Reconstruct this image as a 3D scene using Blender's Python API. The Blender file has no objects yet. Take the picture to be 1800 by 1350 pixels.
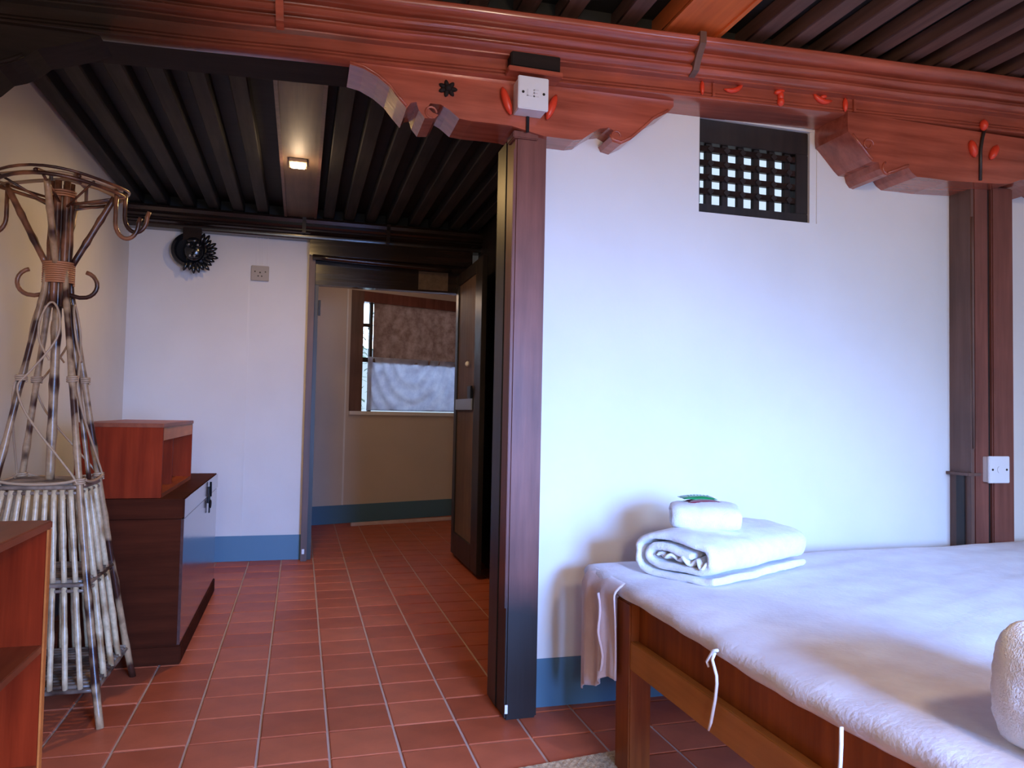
import bpy, bmesh, math, random
from mathutils import Vector, Matrix, noise
random.seed(7)
C = bpy.context.scene.collection
S = bpy.context.scene
PI = math.pi
# ------------------------------------------------------------------ camera
H = 1.25
cd = bpy.data.cameras.new('camera'); cam = bpy.data.objects.new('camera', cd); C.objects.link(cam)
cd.sensor_width = 36; cd.lens = 26.2; cd.clip_start = 0.02
def _axes():
    F = 1310.0
    y = Vector(((528-900)/F, -(719-675)/F, -1)).normalized()
    e = Vector((1, -0.02, 0)); x = (e - e.dot(y)*y).normalized()
    return x, y, x.cross(y)
ax, ay, az = _axes()
cam.matrix_world = Matrix.Translation((0, 0, H)) @ Matrix((ax, ay, az)).to_4x4()
S.camera = cam
# ------------------------------------------------------------------ view, world, lights
S.view_settings.view_transform = 'Standard'; S.view_settings.look = 'None'
S.view_settings.exposure = 0.0; S.view_settings.gamma = 1.0; S.view_settings.use_curve_mapping = False
w = bpy.data.worlds.new('sky'); S.world = w; w.use_nodes = True
bg = w.node_tree.nodes['Background']; bg.inputs[0].default_value = (0.62, 0.78, 1.0, 1); bg.inputs[1].default_value = 1.1
def area(name, loc, target, sx, sy, power, col, spread=180):
    l = bpy.data.lights.new(name, 'AREA'); l.shape = 'RECTANGLE'; l.size = sx; l.size_y = sy
    l.energy = power; l.color = col; l.spread = math.radians(spread)
    o = bpy.data.objects.new(name, l); C.objects.link(o); o.location = loc
    o.rotation_euler = (Vector(target) - Vector(loc)).to_track_quat('-Z', 'Y').to_euler()
    return o
area('window_daylight', (1.5, -1.92, 1.35), (0.9, 3.0, -0.55), 1.2, 1.3, 140, (0.20, 0.41, 1.0), 68)
area('window_sky_glow', (-0.25, -1.92, 1.5), (-0.2, 3.0, 1.9), 0.5, 1.0, 36, (0.95, 0.96, 0.92))
area('window_daylight_side', (3.4, -1.92, 1.35), (2.6, 3.0, -0.3), 1.0, 1.3, 38, (0.31, 0.55, 1.0), 84)
area('corridor_daylight', (1.0, 10.2, 2.6), (1.1, 8.7, 1.5), 1.6, 1.2, 75, (0.6, 0.75, 1.0))
def point(name, loc, power, col, r=0.08):
    l = bpy.data.lights.new(name, 'POINT'); l.energy = power; l.color = col; l.shadow_soft_size = r
    o = bpy.data.objects.new(name, l); C.objects.link(o); o.location = loc; return o
point('room_lamp_light', (1.2, -0.3, 2.35), 78, (1.0, 0.75, 0.50), 0.12)
area('alcove_lamp_light', (-0.061, 4.907, 2.795), (-0.061, 4.907, 0), 0.1, 0.1, 18, (1.0, 0.62, 0.22))
point('lamp_spill', (-0.061, 4.88, 2.72), 3.0, (1.0, 0.7, 0.42), 0.03)
point('corridor_lamp_light', (0.9, 7.5, 2.4), 5, (1.0, 0.70, 0.5), 0.1)
# ------------------------------------------------------------------ materials
def nt(name):
    m = bpy.data.materials.new(name); m.use_nodes = True
    t = m.node_tree; return m, t, t.nodes['Principled BSDF']
def coords(t, scale, kind='Object'):
    tc = t.nodes.new('ShaderNodeTexCoord'); mp = t.nodes.new('ShaderNodeMapping')
    mp.inputs['Scale'].default_value = scale; t.links.new(tc.outputs[kind], mp.inputs['Vector']); return mp
def ntex(t, mp, scale, detail=4, rough=0.55):
    n = t.nodes.new('ShaderNodeTexNoise'); n.inputs['Scale'].default_value = scale
    n.inputs['Detail'].default_value = detail; n.inputs['Roughness'].default_value = rough
    t.links.new(mp.outputs[0], n.inputs['Vector']); return n
def ramp(t, src, stops):
    r = t.nodes.new('ShaderNodeValToRGB'); e = r.color_ramp.elements
    while len(e) < len(stops): e.new(0.5)
    for i, (p, c) in enumerate(stops): e[i].position = p; e[i].color = (*c, 1)
    t.links.new(src, r.inputs[0]); return r
def bump(t, b, src, strength, dist=0.01):
    bp = t.nodes.new('ShaderNodeBump'); bp.inputs['Strength'].default_value = strength; bp.inputs['Distance'].default_value = dist
    t.links.new(src, bp.inputs['Height']); t.links.new(bp.outputs[0], b.inputs['Normal'])
def simple(name, col, rough=0.6, metal=0, spec=0.5, bs=0, bscale=60, emit=None, es=0):
    m, t, b = nt(name); b.inputs['Base Color'].default_value = (*col, 1); b.inputs['Roughness'].default_value = rough
    b.inputs['Metallic'].default_value = metal; b.inputs['Specular IOR Level'].default_value = spec
    if emit: b.inputs['Emission Color'].default_value = (*emit, 1); b.inputs['Emission Strength'].default_value = es
    if bs:
        n = ntex(t, coords(t, (1, 1, 1)), bscale); bump(t, b, n.outputs[0], bs, 0.004)
    return m
def wood(name, ca, cb, rough=0.4, axis='X', fine=30, coat=0.0, knots=False, spec=0.5):
    m, t, b = nt(name)
    s = {'X': (0.6, 9, 9), 'Y': (9, 0.6, 9), 'Z': (9, 9, 0.6)}[axis]
    n = ntex(t, coords(t, s), fine/9, 6, 0.6)
    r = ramp(t, n.outputs[0], [(0.3, ca), (0.7, cb)])
    n2 = ntex(t, coords(t, (1, 1, 1)), 2.2, 3)
    mx = t.nodes.new('ShaderNodeMixRGB'); mx.blend_type = 'MULTIPLY'; mx.inputs[0].default_value = 0.55
    r2 = ramp(t, n2.outputs[0], [(0.35, (0.55, 0.55, 0.55)), (0.65, (1.15, 1.1, 1.05))])
    t.links.new(r.outputs[0], mx.inputs[1]); t.links.new(r2.outputs[0], mx.inputs[2])
    t.links.new(mx.outputs[0], b.inputs['Base Color'])
    b.inputs['Roughness'].default_value = rough; b.inputs['Specular IOR Level'].default_value = spec
    if coat: b.inputs['Coat Weight'].default_value = coat; b.inputs['Coat Roughness'].default_value = 0.15
    bump(t, b, n.outputs[0], 0.25, 0.004)
    return m
M = {}
def plaster(name, col):
    m, t, b = nt(name)
    n = ntex(t, coords(t, (1, 1, 1)), 1.3, 4)
    d = tuple(c*0.93 for c in col)
    r = ramp(t, n.outputs[0], [(0.35, d), (0.65, col)])
    t.links.new(r.outputs[0], b.inputs['Base Color']); b.inputs['Roughness'].default_value = 0.75
    n2 = ntex(t, coords(t, (1, 1, 1)), 14, 5); bump(t, b, n2.outputs[0], 0.12, 0.01)
    return m
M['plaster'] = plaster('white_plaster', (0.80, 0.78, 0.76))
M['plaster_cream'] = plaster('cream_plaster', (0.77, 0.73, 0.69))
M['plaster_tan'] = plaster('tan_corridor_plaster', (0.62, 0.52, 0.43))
M['blue'] = simple('blue_band_paint', (0.085, 0.19, 0.28), 0.45, bs=0.1, bscale=12)
M['beam'] = wood('red_lacquered_timber', (0.28, 0.056, 0.030), (0.50, 0.120, 0.068), 0.25, 'X', 26, 0.5)
M['beam_dark'] = wood('dark_timber_and_shade', (0.014, 0.010, 0.009), (0.030, 0.020, 0.017), 0.65, 'X', 26, 0.0, spec=0.12)  # dark timber colour, also paints the shade under the beam's left part
M['post'] = wood('red_brown_post_timber', (0.15, 0.048, 0.035), (0.24, 0.085, 0.062), 0.45, 'Z', 26, 0.05, spec=0.3)
M['post_grey'] = wood('brown_post_side_timber', (0.11, 0.055, 0.04), (0.17, 0.09, 0.07), 0.5, 'Z', 26)
M['dark_z'] = wood('black_brown_upright_timber', (0.012, 0.009, 0.008), (0.035, 0.024, 0.019), 0.42, 'Z', 26)
M['dark_x'] = wood('black_brown_lintel_timber', (0.012, 0.008, 0.007), (0.035, 0.018, 0.013), 0.22, 'X', 26, 0.25)
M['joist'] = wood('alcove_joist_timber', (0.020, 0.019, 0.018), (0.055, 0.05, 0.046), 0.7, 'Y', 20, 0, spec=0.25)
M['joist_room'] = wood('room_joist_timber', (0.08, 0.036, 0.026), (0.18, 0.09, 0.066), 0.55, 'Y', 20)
M['board'] = wood('black_ceiling_board', (0.006, 0.006, 0.006), (0.016, 0.014, 0.013), 0.7, 'X', 20)
M['orange'] = wood('orange_planed_beam', (0.68, 0.15, 0.04), (0.90, 0.23, 0.06), 0.35, 'Y', 24, 0.2)
M['wide_joist'] = wood('tan_wide_joist', (0.10, 0.062, 0.040), (0.17, 0.11, 0.072), 0.55, 'Y', 24)
M['leaf_panel'] = wood('dull_brown_door_panel', (0.13, 0.08, 0.055), (0.19, 0.12, 0.08), 0.6, 'Z', 22, 0, spec=0.25)
M['chest'] = wood('red_brown_chest_wood', (0.045, 0.009, 0.003), (0.085, 0.017, 0.006), 0.75, 'X', 24, 0, spec=0.06)
M['chest_front'] = wood('lacquered_chest_front', (0.06, 0.03, 0.026), (0.11, 0.05, 0.042), 0.16, 'Y', 24, 0.8)
M['cab'] = wood('red_stained_cabinet_wood', (0.20, 0.018, 0.004), (0.34, 0.036, 0.008), 0.55, 'Z', 24, 0, spec=0.08)
M['cab_edge'] = wood('orange_cabinet_edge', (0.50, 0.14, 0.03), (0.65, 0.21, 0.05), 0.4, 'Y', 24, 0.0, spec=0.25)
M['cab_y'] = wood('red_stained_shelf_board', (0.22, 0.045, 0.016), (0.36, 0.085, 0.03), 0.4, 'Y', 24, 0.05, spec=0.3)
def shade_ramp(m, axis, p0, p1, col, amp):
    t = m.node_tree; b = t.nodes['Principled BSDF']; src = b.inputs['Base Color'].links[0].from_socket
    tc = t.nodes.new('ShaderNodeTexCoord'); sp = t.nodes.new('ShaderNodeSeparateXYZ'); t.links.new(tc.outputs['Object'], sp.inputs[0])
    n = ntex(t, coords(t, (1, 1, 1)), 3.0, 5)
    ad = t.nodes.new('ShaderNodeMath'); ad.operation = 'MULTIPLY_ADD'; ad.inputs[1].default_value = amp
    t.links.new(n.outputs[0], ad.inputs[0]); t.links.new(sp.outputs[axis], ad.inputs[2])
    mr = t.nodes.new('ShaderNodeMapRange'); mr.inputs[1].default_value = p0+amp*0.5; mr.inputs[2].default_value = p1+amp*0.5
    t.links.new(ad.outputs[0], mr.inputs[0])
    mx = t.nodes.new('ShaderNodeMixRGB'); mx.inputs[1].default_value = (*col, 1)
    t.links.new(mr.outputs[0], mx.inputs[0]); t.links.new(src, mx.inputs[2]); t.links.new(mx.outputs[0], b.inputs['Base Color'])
M['beam_main'] = wood('red_lacquered_beam_shaded_end', (0.28, 0.056, 0.030), (0.50, 0.120, 0.068), 0.25, 'X', 26, 0.5)
shade_ramp(M['beam_main'], 0, -1.60, -0.65, (0.022, 0.014, 0.011), 0.35)  # paints the poor light at the beam's left end into its colour
M['shaft'] = wood('post_timber_shaded_foot', (0.15, 0.048, 0.035), (0.24, 0.085, 0.062), 0.45, 'Z', 26, 0.05, spec=0.3)
shade_ramp(M['shaft'], 2, 0.38, 0.58, (0.018, 0.012, 0.010), 0.25)  # shadow of the bed painted into the colour of the post foot
M['bed'] = wood('warm_brown_bed_wood', (0.20, 0.042, 0.008), (0.36, 0.088, 0.017), 0.45, 'Z', 24, 0.0, spec=0.2)
M['bed_rail'] = wood('golden_brown_bed_rail', (0.42, 0.145, 0.028), (0.54, 0.20, 0.045), 0.45, 'Y', 24, 0.0, spec=0.2)
M['vermilion'] = simple('vermilion_paint', (0.75, 0.055, 0.02), 0.35)
M['white_plastic'] = simple('white_plastic', (0.80, 0.80, 0.82), 0.35)
M['cream_plastic'] = simple('cream_plastic', (0.36, 0.30, 0.25), 0.45)
M['screw'] = simple('dark_screw', (0.03, 0.025, 0.02), 0.4, 0.6)
M['emboss'] = simple('grey_emboss', (0.70, 0.69, 0.72), 0.4)
M['iron'] = simple('black_iron', (0.012, 0.012, 0.014), 0.35, 0.6)
M['steel'] = simple('brushed_steel', (0.45, 0.44, 0.45), 0.35, 0.8)
M['black_carved'] = simple('black_lacquer_carving', (0.008, 0.009, 0.012), 0.18, 0, 0.7)
M['lamp'] = simple('lamp_glow', (1, 1, 1), 0.4, emit=(1.0, 0.92, 0.72), es=14)
M['lamp_rim'] = simple('lamp_rim', (0.7, 0.55, 0.35), 0.4)
M['grout'] = simple('pale_grout', (0.56, 0.40, 0.33), 0.8, bs=0.3, bscale=80)
M['packet_green'] = simple('green_sachet_foil', (0.005, 0.22, 0.06), 0.25)
M['packet_red'] = simple('maroon_sachet_foil', (0.22, 0.03, 0.06), 0.25)
M['cord'] = simple('white_cotton_cord', (0.78, 0.72, 0.66), 0.9)
M['ground'] = simple('outdoor_ground', (0.3, 0.26, 0.2), 0.9)
def mk_tile():
    m, t, b = nt('terracotta_tile')
    oi = t.nodes.new('ShaderNodeObjectInfo')
    r = ramp(t, oi.outputs['Random'], [(0.0, (0.41, 0.088, 0.038)), (0.5, (0.49, 0.113, 0.050)), (1.0, (0.56, 0.142, 0.066))])
    n = ntex(t, coords(t, (1, 1, 1)), 5, 5)
    r2 = ramp(t, n.outputs[0], [(0.3, (0.75, 0.72, 0.72)), (0.7, (1.12, 1.1, 1.08))])
    mx = t.nodes.new('ShaderNodeMixRGB'); mx.blend_type = 'MULTIPLY'; mx.inputs[0].default_value = 0.8
    t.links.new(r.outputs[0], mx.inputs[1]); t.links.new(r2.outputs[0], mx.inputs[2])
    t.links.new(mx.outputs[0], b.inputs['Base Color'])
    b.inputs['Roughness'].default_value = 0.42; b.inputs['Specular IOR Level'].default_value = 0.24
    n3 = ntex(t, coords(t, (1, 1, 1)), 9, 4); bump(t, b, n3.outputs[0], 0.2, 0.01)
    return m
M['tile'] = mk_tile()
def mk_bamboo(name, pale, dark, lo, hi):
    m, t, b = nt(name)
    n = ntex(t, coords(t, (1, 1, 1)), 8.5, 2, 0.4)
    r = ramp(t, n.outputs[0], [(lo, dark), (hi, pale)])
    n2 = ntex(t, coords(t, (1, 1, 1)), 45, 3)
    r2 = ramp(t, n2.outputs[0], [(0.3, (0.7, 0.62, 0.55)), (0.6, (1.1, 1.08, 1.05))])
    mx = t.nodes.new('ShaderNodeMixRGB'); mx.blend_type = 'MULTIPLY'; mx.inputs[0].default_value = 0.7
    t.links.new(r.outputs[0], mx.inputs[1]); t.links.new(r2.outputs[0], mx.inputs[2])
    t.links.new(mx.outputs[0], b.inputs['Base Color']); b.inputs['Roughness'].default_value = 0.3
    return m
M['bamboo'] = mk_bamboo('scorched_bamboo', (0.46, 0.29, 0.155), (0.06, 0.020, 0.012), 0.41, 0.51)
M['bamboo_pale'] = mk_bamboo('pale_bamboo', (0.72, 0.54, 0.32), (0.38, 0.22, 0.10), 0.30, 0.48)
M['bamboo_brown'] = mk_bamboo('brown_bamboo', (0.30, 0.12, 0.055), (0.05, 0.018, 0.012), 0.40, 0.58)
M['shelf_cane'] = mk_bamboo('grey_brown_cane', (0.30, 0.22, 0.16), (0.07, 0.04, 0.028), 0.40, 0.56)
M['rattan'] = simple('rattan_cane', (0.52, 0.34, 0.20), 0.4)
M['binding'] = simple('orange_rattan_binding', (0.55, 0.22, 0.09), 0.45)
def mk_cloth(name, ca, cb, sc, bs, vscale=180, rough=0.95, sheen=0.3):
    m, t, b = nt(name)
    n = ntex(t, coords(t, (1, 1, 1)), sc, 4)
    r = ramp(t, n.outputs[0], [(0.35, ca), (0.65, cb)])
    t.links.new(r.outputs[0], b.inputs['Base Color']); b.inputs['Roughness'].default_value = rough
    b.inputs['Sheen Weight'].default_value = sheen; b.inputs['Specular IOR Level'].default_value = 0.2
    n2 = ntex(t, coords(t, (1, 1, 1)), vscale, 3); bump(t, b, n2.outputs[0], bs, 0.004)
    return m
M['quilt'] = mk_cloth('pale_pinkish_grey_cotton', (0.68, 0.62, 0.66), (0.78, 0.75, 0.79), 7, 0.5, 70)
M['flap'] = mk_cloth('pale_pink_cotton', (0.62, 0.46, 0.44), (0.70, 0.54, 0.52), 9, 0.3, 90)
M['terry'] = mk_cloth('white_terry_cloth', (0.84, 0.85, 0.87), (0.92, 0.92, 0.93), 30, 0.9, 240)
M['jute'] = mk_cloth('jute_weave', (0.36, 0.21, 0.08), (0.74, 0.50, 0.24), 60, 1.0, 150)
def mk_curtain(name, ca, cb, sc, trans):
    m, t, b = nt(name)
    n = ntex(t, coords(t, (1, 1, 1)), sc, 5, 0.7)
    r = ramp(t, n.outputs[0], [(0.36, ca), (0.64, cb)])
    t.links.new(r.outputs[0], b.inputs['Base Color']); b.inputs['Roughness'].default_value = 0.9
    tr = t.nodes.new('ShaderNodeBsdfTranslucent'); t.links.new(r.outputs[0], tr.inputs[0])
    ms = t.nodes.new('ShaderNodeMixShader'); ms.inputs[0].default_value = trans
    out = t.nodes['Material Output']
    t.links.new(b.outputs[0], ms.inputs[1]); t.links.new(tr.outputs[0], ms.inputs[2]); t.links.new(ms.outputs[0], out.inputs[0])
    return m
M['curtain_tan'] = mk_curtain('tan_lace_curtain', (0.26, 0.165, 0.135), (0.46, 0.33, 0.28), 11, 0.5)
M['curtain_white'] = mk_curtain('sunlit_curtain_white', (0.62, 0.64, 0.76), (0.80, 0.82, 0.92), 9, 0.55)
M['leaf'] = mk_curtain('garden_leaves', (0.03, 0.08, 0.04), (0.42, 0.55, 0.46), 14, 0.3)
M['glass'] = simple('window_glass', (0.9, 0.95, 0.95), 0.03)
_g = M['glass'].node_tree.nodes['Principled BSDF']; _g.inputs['Transmission Weight'].default_value = 1.0; _g.inputs['IOR'].default_value = 1.02
# ------------------------------------------------------------------ mesh helpers
def box(bm, x0, x1, y0, y1, z0, z1, mat=None):
    vs = [bm.verts.new(p) for p in ((x0,y0,z0),(x1,y0,z0),(x1,y1,z0),(x0,y1,z0),(x0,y0,z1),(x1,y0,z1),(x1,y1,z1),(x0,y1,z1))]
    if mat: 
        for v in vs: v.co = mat @ v.co
    fs = [bm.faces.new([vs[i] for i in f]) for f in ((0,3,2,1),(4,5,6,7),(0,1,5,4),(1,2,6,5),(2,3,7,6),(3,0,4,7))]
    return vs, fs
def bevel(bm, off, seg=2):
    bmesh.ops.bevel(bm, geom=list(bm.edges), offset=off, segments=seg, affect='EDGES', clamp_overlap=True)
def tube(bm, pts, rad, n=8, cap=True):
    pts = [Vector(p) for p in pts]; N = len(pts)
    if not isinstance(rad, (list, tuple)): rad = [rad]*N
    rings = []; up = None
    for i, p in enumerate(pts):
        d = (pts[min(i+1, N-1)] - pts[max(i-1, 0)]).normalized()
        if up is None: up = Vector((0, 0, 1)) if abs(d.z) < 0.9 else Vector((1, 0, 0))
        a = d.cross(up).normalized(); up = a.cross(d).normalized()
        rings.append([bm.verts.new(p + (a*math.cos(2*PI*k/n) + up*math.sin(2*PI*k/n))*rad[i]) for k in range(n)])
    for r0, r1 in zip(rings, rings[1:]):
        for k in range(n): bm.faces.new((r0[k], r0[(k+1) % n], r1[(k+1) % n], r1[k]))
    if cap: bm.faces.new(rings[0][::-1]); bm.faces.new(rings[-1])
def bamboo(bm, a, b, r, nodes=6, n=9, wob=0.0):
    a, b = Vector(a), Vector(b); pts = []; rad = []
    for i in range(nodes*4+1):
        f = i/(nodes*4); p = a.lerp(b, f)
        if wob: p = p + Vector((noise.noise(p*3), noise.noise(p*3+Vector((9, 0, 0))), 0))*wob
        pts.append(p); rad.append(r*(1.16 if i % 4 == 0 and 0 < i < nodes*4 else 0.97))
    tube(bm, pts, rad, n)
def prism(bm, poly, d0, d1, axis='Y', mat=None):
    def P(u, v, d): return {'Y': (u, d, v), 'X': (d, u, v), 'Z': (u, v, d)}[axis]
    a = [bm.verts.new(P(u, v, d0)) for u, v in poly]; b = [bm.verts.new(P(u, v, d1)) for u, v in poly]
    if mat:
        for v in a+b: v.co = mat @ v.co
    n = len(poly)
    f0 = bm.faces.new(a); f1 = bm.faces.new(b[::-1])
    for i in range(n): bm.faces.new((a[i], b[i], b[(i+1) % n], a[(i+1) % n]))
    bm.normal_update(); bmesh.ops.triangulate(bm, faces=[f0, f1])
def lathe(bm, prof, n=20, mat=None):
    rings = []
    for r, z in prof:
        rings.append([bm.verts.new((mat or Matrix()) @ Vector((r*math.cos(2*PI*k/n), r*math.sin(2*PI*k/n), z))) for k in range(n)])
    for a, b in zip(rings, rings[1:]):
        for k in range(n): bm.faces.new((a[k], a[(k+1) % n], b[(k+1) % n], b[k]))
    bm.faces.new(rings[0][::-1]); bm.faces.new(rings[-1])
def obj(name, bm, m, parent=None, smooth=False, loc=None, kind=None):
    bmesh.ops.recalc_face_normals(bm, faces=list(bm.faces))
    me = bpy.data.meshes.new(name); bm.to_mesh(me); bm.free()
    o = bpy.data.objects.new(name, me); C.objects.link(o)
    for mm in (m if isinstance(m, list) else [m]): me.materials.append(mm)
    if smooth is True:
        for p in me.polygons: p.use_smooth = True
    elif smooth:
        for p in me.polygons: p.use_smooth = True
        me.set_sharp_from_angle(angle=math.radians(smooth))
    if parent: o.parent = parent
    if loc: o.location = loc
    if kind: o['kind'] = kind
    return o
def bx(name, m, dims, parent=None, bev=0.0, kind=None, mat=None):
    bm = bmesh.new(); box(bm, *dims, mat=mat)
    if bev: bevel(bm, bev)
    return obj(name, bm, m, parent, 40 if bev else False, kind=kind)
def multi(name, m, lst, parent=None, bev=0.0, kind=None):
    bm = bmesh.new()
    for d in lst: box(bm, *d)
    if bev: bevel(bm, bev)
    return obj(name, bm, m, parent, 40 if bev else False, kind=kind)
def tag(o, label, cat, group=None):
    o['label'] = label; o['category'] = cat
    if group: o['group'] = group
    return o
def thing(name, label, cat, loc=(0, 0, 0), group=None, kind=None):
    o = bpy.data.objects.new(name, None); C.objects.link(o); o.location = loc; o.empty_display_size = 0.1
    if label: o['label'] = label
    if cat: o['category'] = cat
    if group: o['group'] = group
    if kind: o['kind'] = kind
    return o
ST = 'structure'
# ================================================================== THE SHELL
XL, XR, YB, YC, YF = -1.35, 4.3, -1.8, 3.07, 6.5
floor = bx('floor', M['grout'], (XL-0.1, XR+0.1, YB-0.1, 9.4, -0.1, -0.006), kind=ST)
# tiles: 0.2525 x 0.233
tb = bmesh.new(); TW, TD = 0.2525, 0.233
box(tb, -TW/2+0.005, TW/2-0.005, -TD/2+0.005, TD/2-0.005, -0.012, 0.0)
bmesh.ops.bevel(tb, geom=[e for e in tb.edges if all(v.co.z > -0.001 for v in e.verts)], offset=0.003, segments=1, affect='EDGES')
bmesh.ops.recalc_face_normals(tb, faces=list(tb.faces))
tme = bpy.data.meshes.new('tile'); tb.to_mesh(tme); tb.free(); tme.materials.append(M['tile'])
rest = bmesh.new(); cnt = 0
x0, y0 = 0.139 - TW*8.5, 2.788 + TD/2
def tile_at(i, j): return x0 + TW*i, y0 + TD*j
for j in range(-20, 28):
    for i in range(-1, 26):
        x, y = tile_at(i, j)
        if x-TW/2 < XL-0.2 or x > XR+0.05 or y < YB: continue
        if y > 3.12 and x > 1.62 and y < 6.6: continue
        if y > 6.6 and (x < 0.0 or x > 2.0): continue
        if 3.1 < y and x > 2.0: continue
        near = (2.2 < y < 3.2 and x < 2.6) or (3.1 < y < 6.6 and x < 1.0) or (1.3 < y <= 2.2 and 0 < x < 1.0)
        if near and cnt < 298:
            o = bpy.data.objects.new('tile', tme); C.objects.link(o); o.parent = floor
            o.location = (x, y, random.uniform(-0.0012, 0.0004)); o.rotation_euler = (random.uniform(-.003, .003), random.uniform(-.003, .003), random.uniform(-.006, .006)); cnt += 1
        else:
            box(rest, x-TW/2+0.005, x+TW/2-0.005, y-TD/2+0.005, y+TD/2-0.005, -0.012, random.uniform(-0.001, 0))
rt = obj('tile_field', rest, M['tile'], floor, kind='stuff')
# walls
bx('wall_left', M['plaster_cream'], (XL-0.15, XL, YB, YF+0.1, 0, 2.98), kind=ST)
bx('baseboard_left', M['blue'], (XL, XL+0.004, YB, YF, 0, 0.2), kind=ST)
bx('wall_right', M['plaster'], (XR, XR+0.15, YB, YC+0.13, 0, 2.98), kind=ST)
# white wall with the lattice opening X 1.755-2.40, Z 2.205-2.64
multi('wall_center', M['plaster'], [(0.96, 1.755, YC, YC+0.13, 0, 2.72), (2.40, XR, YC, YC+0.13, 0, 2.72),
                                    (1.755, 2.40, YC, YC+0.13, 0, 2.205), (1.755, 2.40, YC, YC+0.13, 2.655, 2.72)], kind=ST)
bx('baseboard_center', M['blue'], (0.965, XR, YC-0.004, YC, 0, 0.204), kind=ST)
bx('wall_partition', M['dark_z'], (1.50, 1.60, YC+0.13, YF, 0, 2.95), kind=ST)
# far alcove wall, left of the doorway
bx('wall_far', M['plaster_cream'], (XL, 0.035, YF, YF+0.12, 0, 2.95), kind=ST)
multi('wall_far_upper', M['plaster_cream'], [(0.035, 1.60, YF+0.03, YF+0.12, 2.50, 2.95), (1.41, 1.60, YF+0.03, YF+0.12, 0, 2.5)], kind=ST)
bx('baseboard_far', M['blue'], (XL, 0.035, YF-0.006, YF, 0, 0.205), kind=ST)
# back wall behind the camera with two window openings
OPN = ((-0.5, 0.0, 1.0, 2.0), (0.9, 2.1, 0.7, 2.0), (2.9, 3.9, 0.7, 2.0))
bl = []; xa = XL
for a, b_, za, zb in OPN:
    bl += [(xa, a, YB-0.15, YB, 0, 2.98), (a, b_, YB-0.15, YB, 0, za), (a, b_, YB-0.15, YB, zb, 2.98)]; xa = b_
multi('wall_back', M['plaster'], bl + [(xa, XR, YB-0.15, YB, 0, 2.98)], kind=ST)
for k, (a, b_, za, zb) in enumerate(OPN):
    wn = thing('window_%d' % (k+1), None, None, kind=ST)
    f = 0.05
    multi('window_frame', M['beam'], [(a, a+f, YB-0.1, YB-0.02, za, zb), (b_-f, b_, YB-0.1, YB-0.02, za, zb),
          (a+f, b_-f, YB-0.1, YB-0.02, za, za+f), (a+f, b_-f, YB-0.1, YB-0.02, zb-f, zb)], wn)
# ------------------------------------------------------------------ ceilings
ceil = multi('ceiling', M['board'], [(XL-0.1, XR+0.1, YB-0.1, 3.2, 2.98, 3.06), (XL-0.1, 1.6, 3.2, 6.62, 2.93, 3.06)], kind=ST)
def joist(x, wd, y0_, y1_, z0, m, name='joist', parent=ceil):
    bm = bmesh.new(); box(bm, x-wd/2, x+wd/2, y0_, y1_, z0, 2.93 if y0_ > 3 else 2.98); bevel(bm, 0.006, 1)
    return obj(name, bm, m, parent, 40)
for x in (-1.28, -1.09, -0.90, -0.72, -0.53, -0.335, 0.175, 0.35, 0.53, 0.71, 0.89, 1.07, 1.25, 1.42):
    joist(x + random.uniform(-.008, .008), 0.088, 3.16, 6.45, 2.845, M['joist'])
wide = joist(-0.045, 0.245, 3.16, 6.45, 2.83, M['wide_joist'], 'wide_joist'); wide['label'] = 'broad tan joist carrying the small lamp'
for sx in (-1, 1):
    bx('edge_strip', M['post_grey'], (-0.045+sx*0.118-0.010, -0.045+sx*0.118+0.010, 3.16, 6.45, 2.822, 2.83), ceil)
for x in [-1.25+0.19*i for i in range(13)] + [1.87+0.193*i for i in range(13)]:
    if 1.1 < x < 1.8: continue
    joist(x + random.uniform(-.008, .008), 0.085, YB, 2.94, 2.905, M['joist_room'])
o = joist(1.555, 0.255, YB, 2.94, 2.885, M['orange'], 'wide_joist'); o['label'] = 'broad orange joist over the main room'
multi('edge_strip', M['orange'], [(1.428, 1.448, YB, 2.90, 2.875, 2.885), (1.662, 1.682, YB, 2.90, 2.875, 2.885)], ceil)
joist(1.28, 0.085, YB, 2.94, 2.905, M['joist_room'])
# ------------------------------------------------------------------ carved main beam (slightly out of level, as built)
beam = thing('carved_beam', 'long red lacquered timber beam with stepped moulding spanning above post and bed', 'beam', (0.9, 2.9, 2.63))
beam.rotation_euler = (0, math.radians(-1.4), math.radians(-1.6))
BI = beam.matrix_basis.inverted() if False else (Matrix.Translation((0.9, 2.9, 2.63)) @ beam.rotation_euler.to_matrix().to_4x4()).inverted()
yo, zo = 2.9, 2.63
fas = [(2.965, 2.63), (2.905, 2.63), (2.90, 2.633), (2.90, 2.641), (2.908, 2.644), (2.90, 2.648), (2.90, 2.654), (2.908, 2.657), (2.90, 2.661), (2.90, 2.72), (2.965, 2.72)]
cor = [(2.90, 2.702), (2.862, 2.702), (2.862, 2.708), (2.845, 2.710), (2.832, 2.716), (2.826, 2.726), (2.832, 2.737), (2.845, 2.742), (2.845, 2.748),
       (2.825, 2.750), (2.812, 2.757), (2.807, 2.767), (2.812, 2.778), (2.825, 2.784), (2.825, 2.790), (2.80, 2.792), (2.780, 2.797), (2.768, 2.806),
       (2.762, 2.818), (2.762, 2.832), (2.775, 2.842), (3.15, 2.842), (3.15, 2.72), (2.90, 2.72)]
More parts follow.
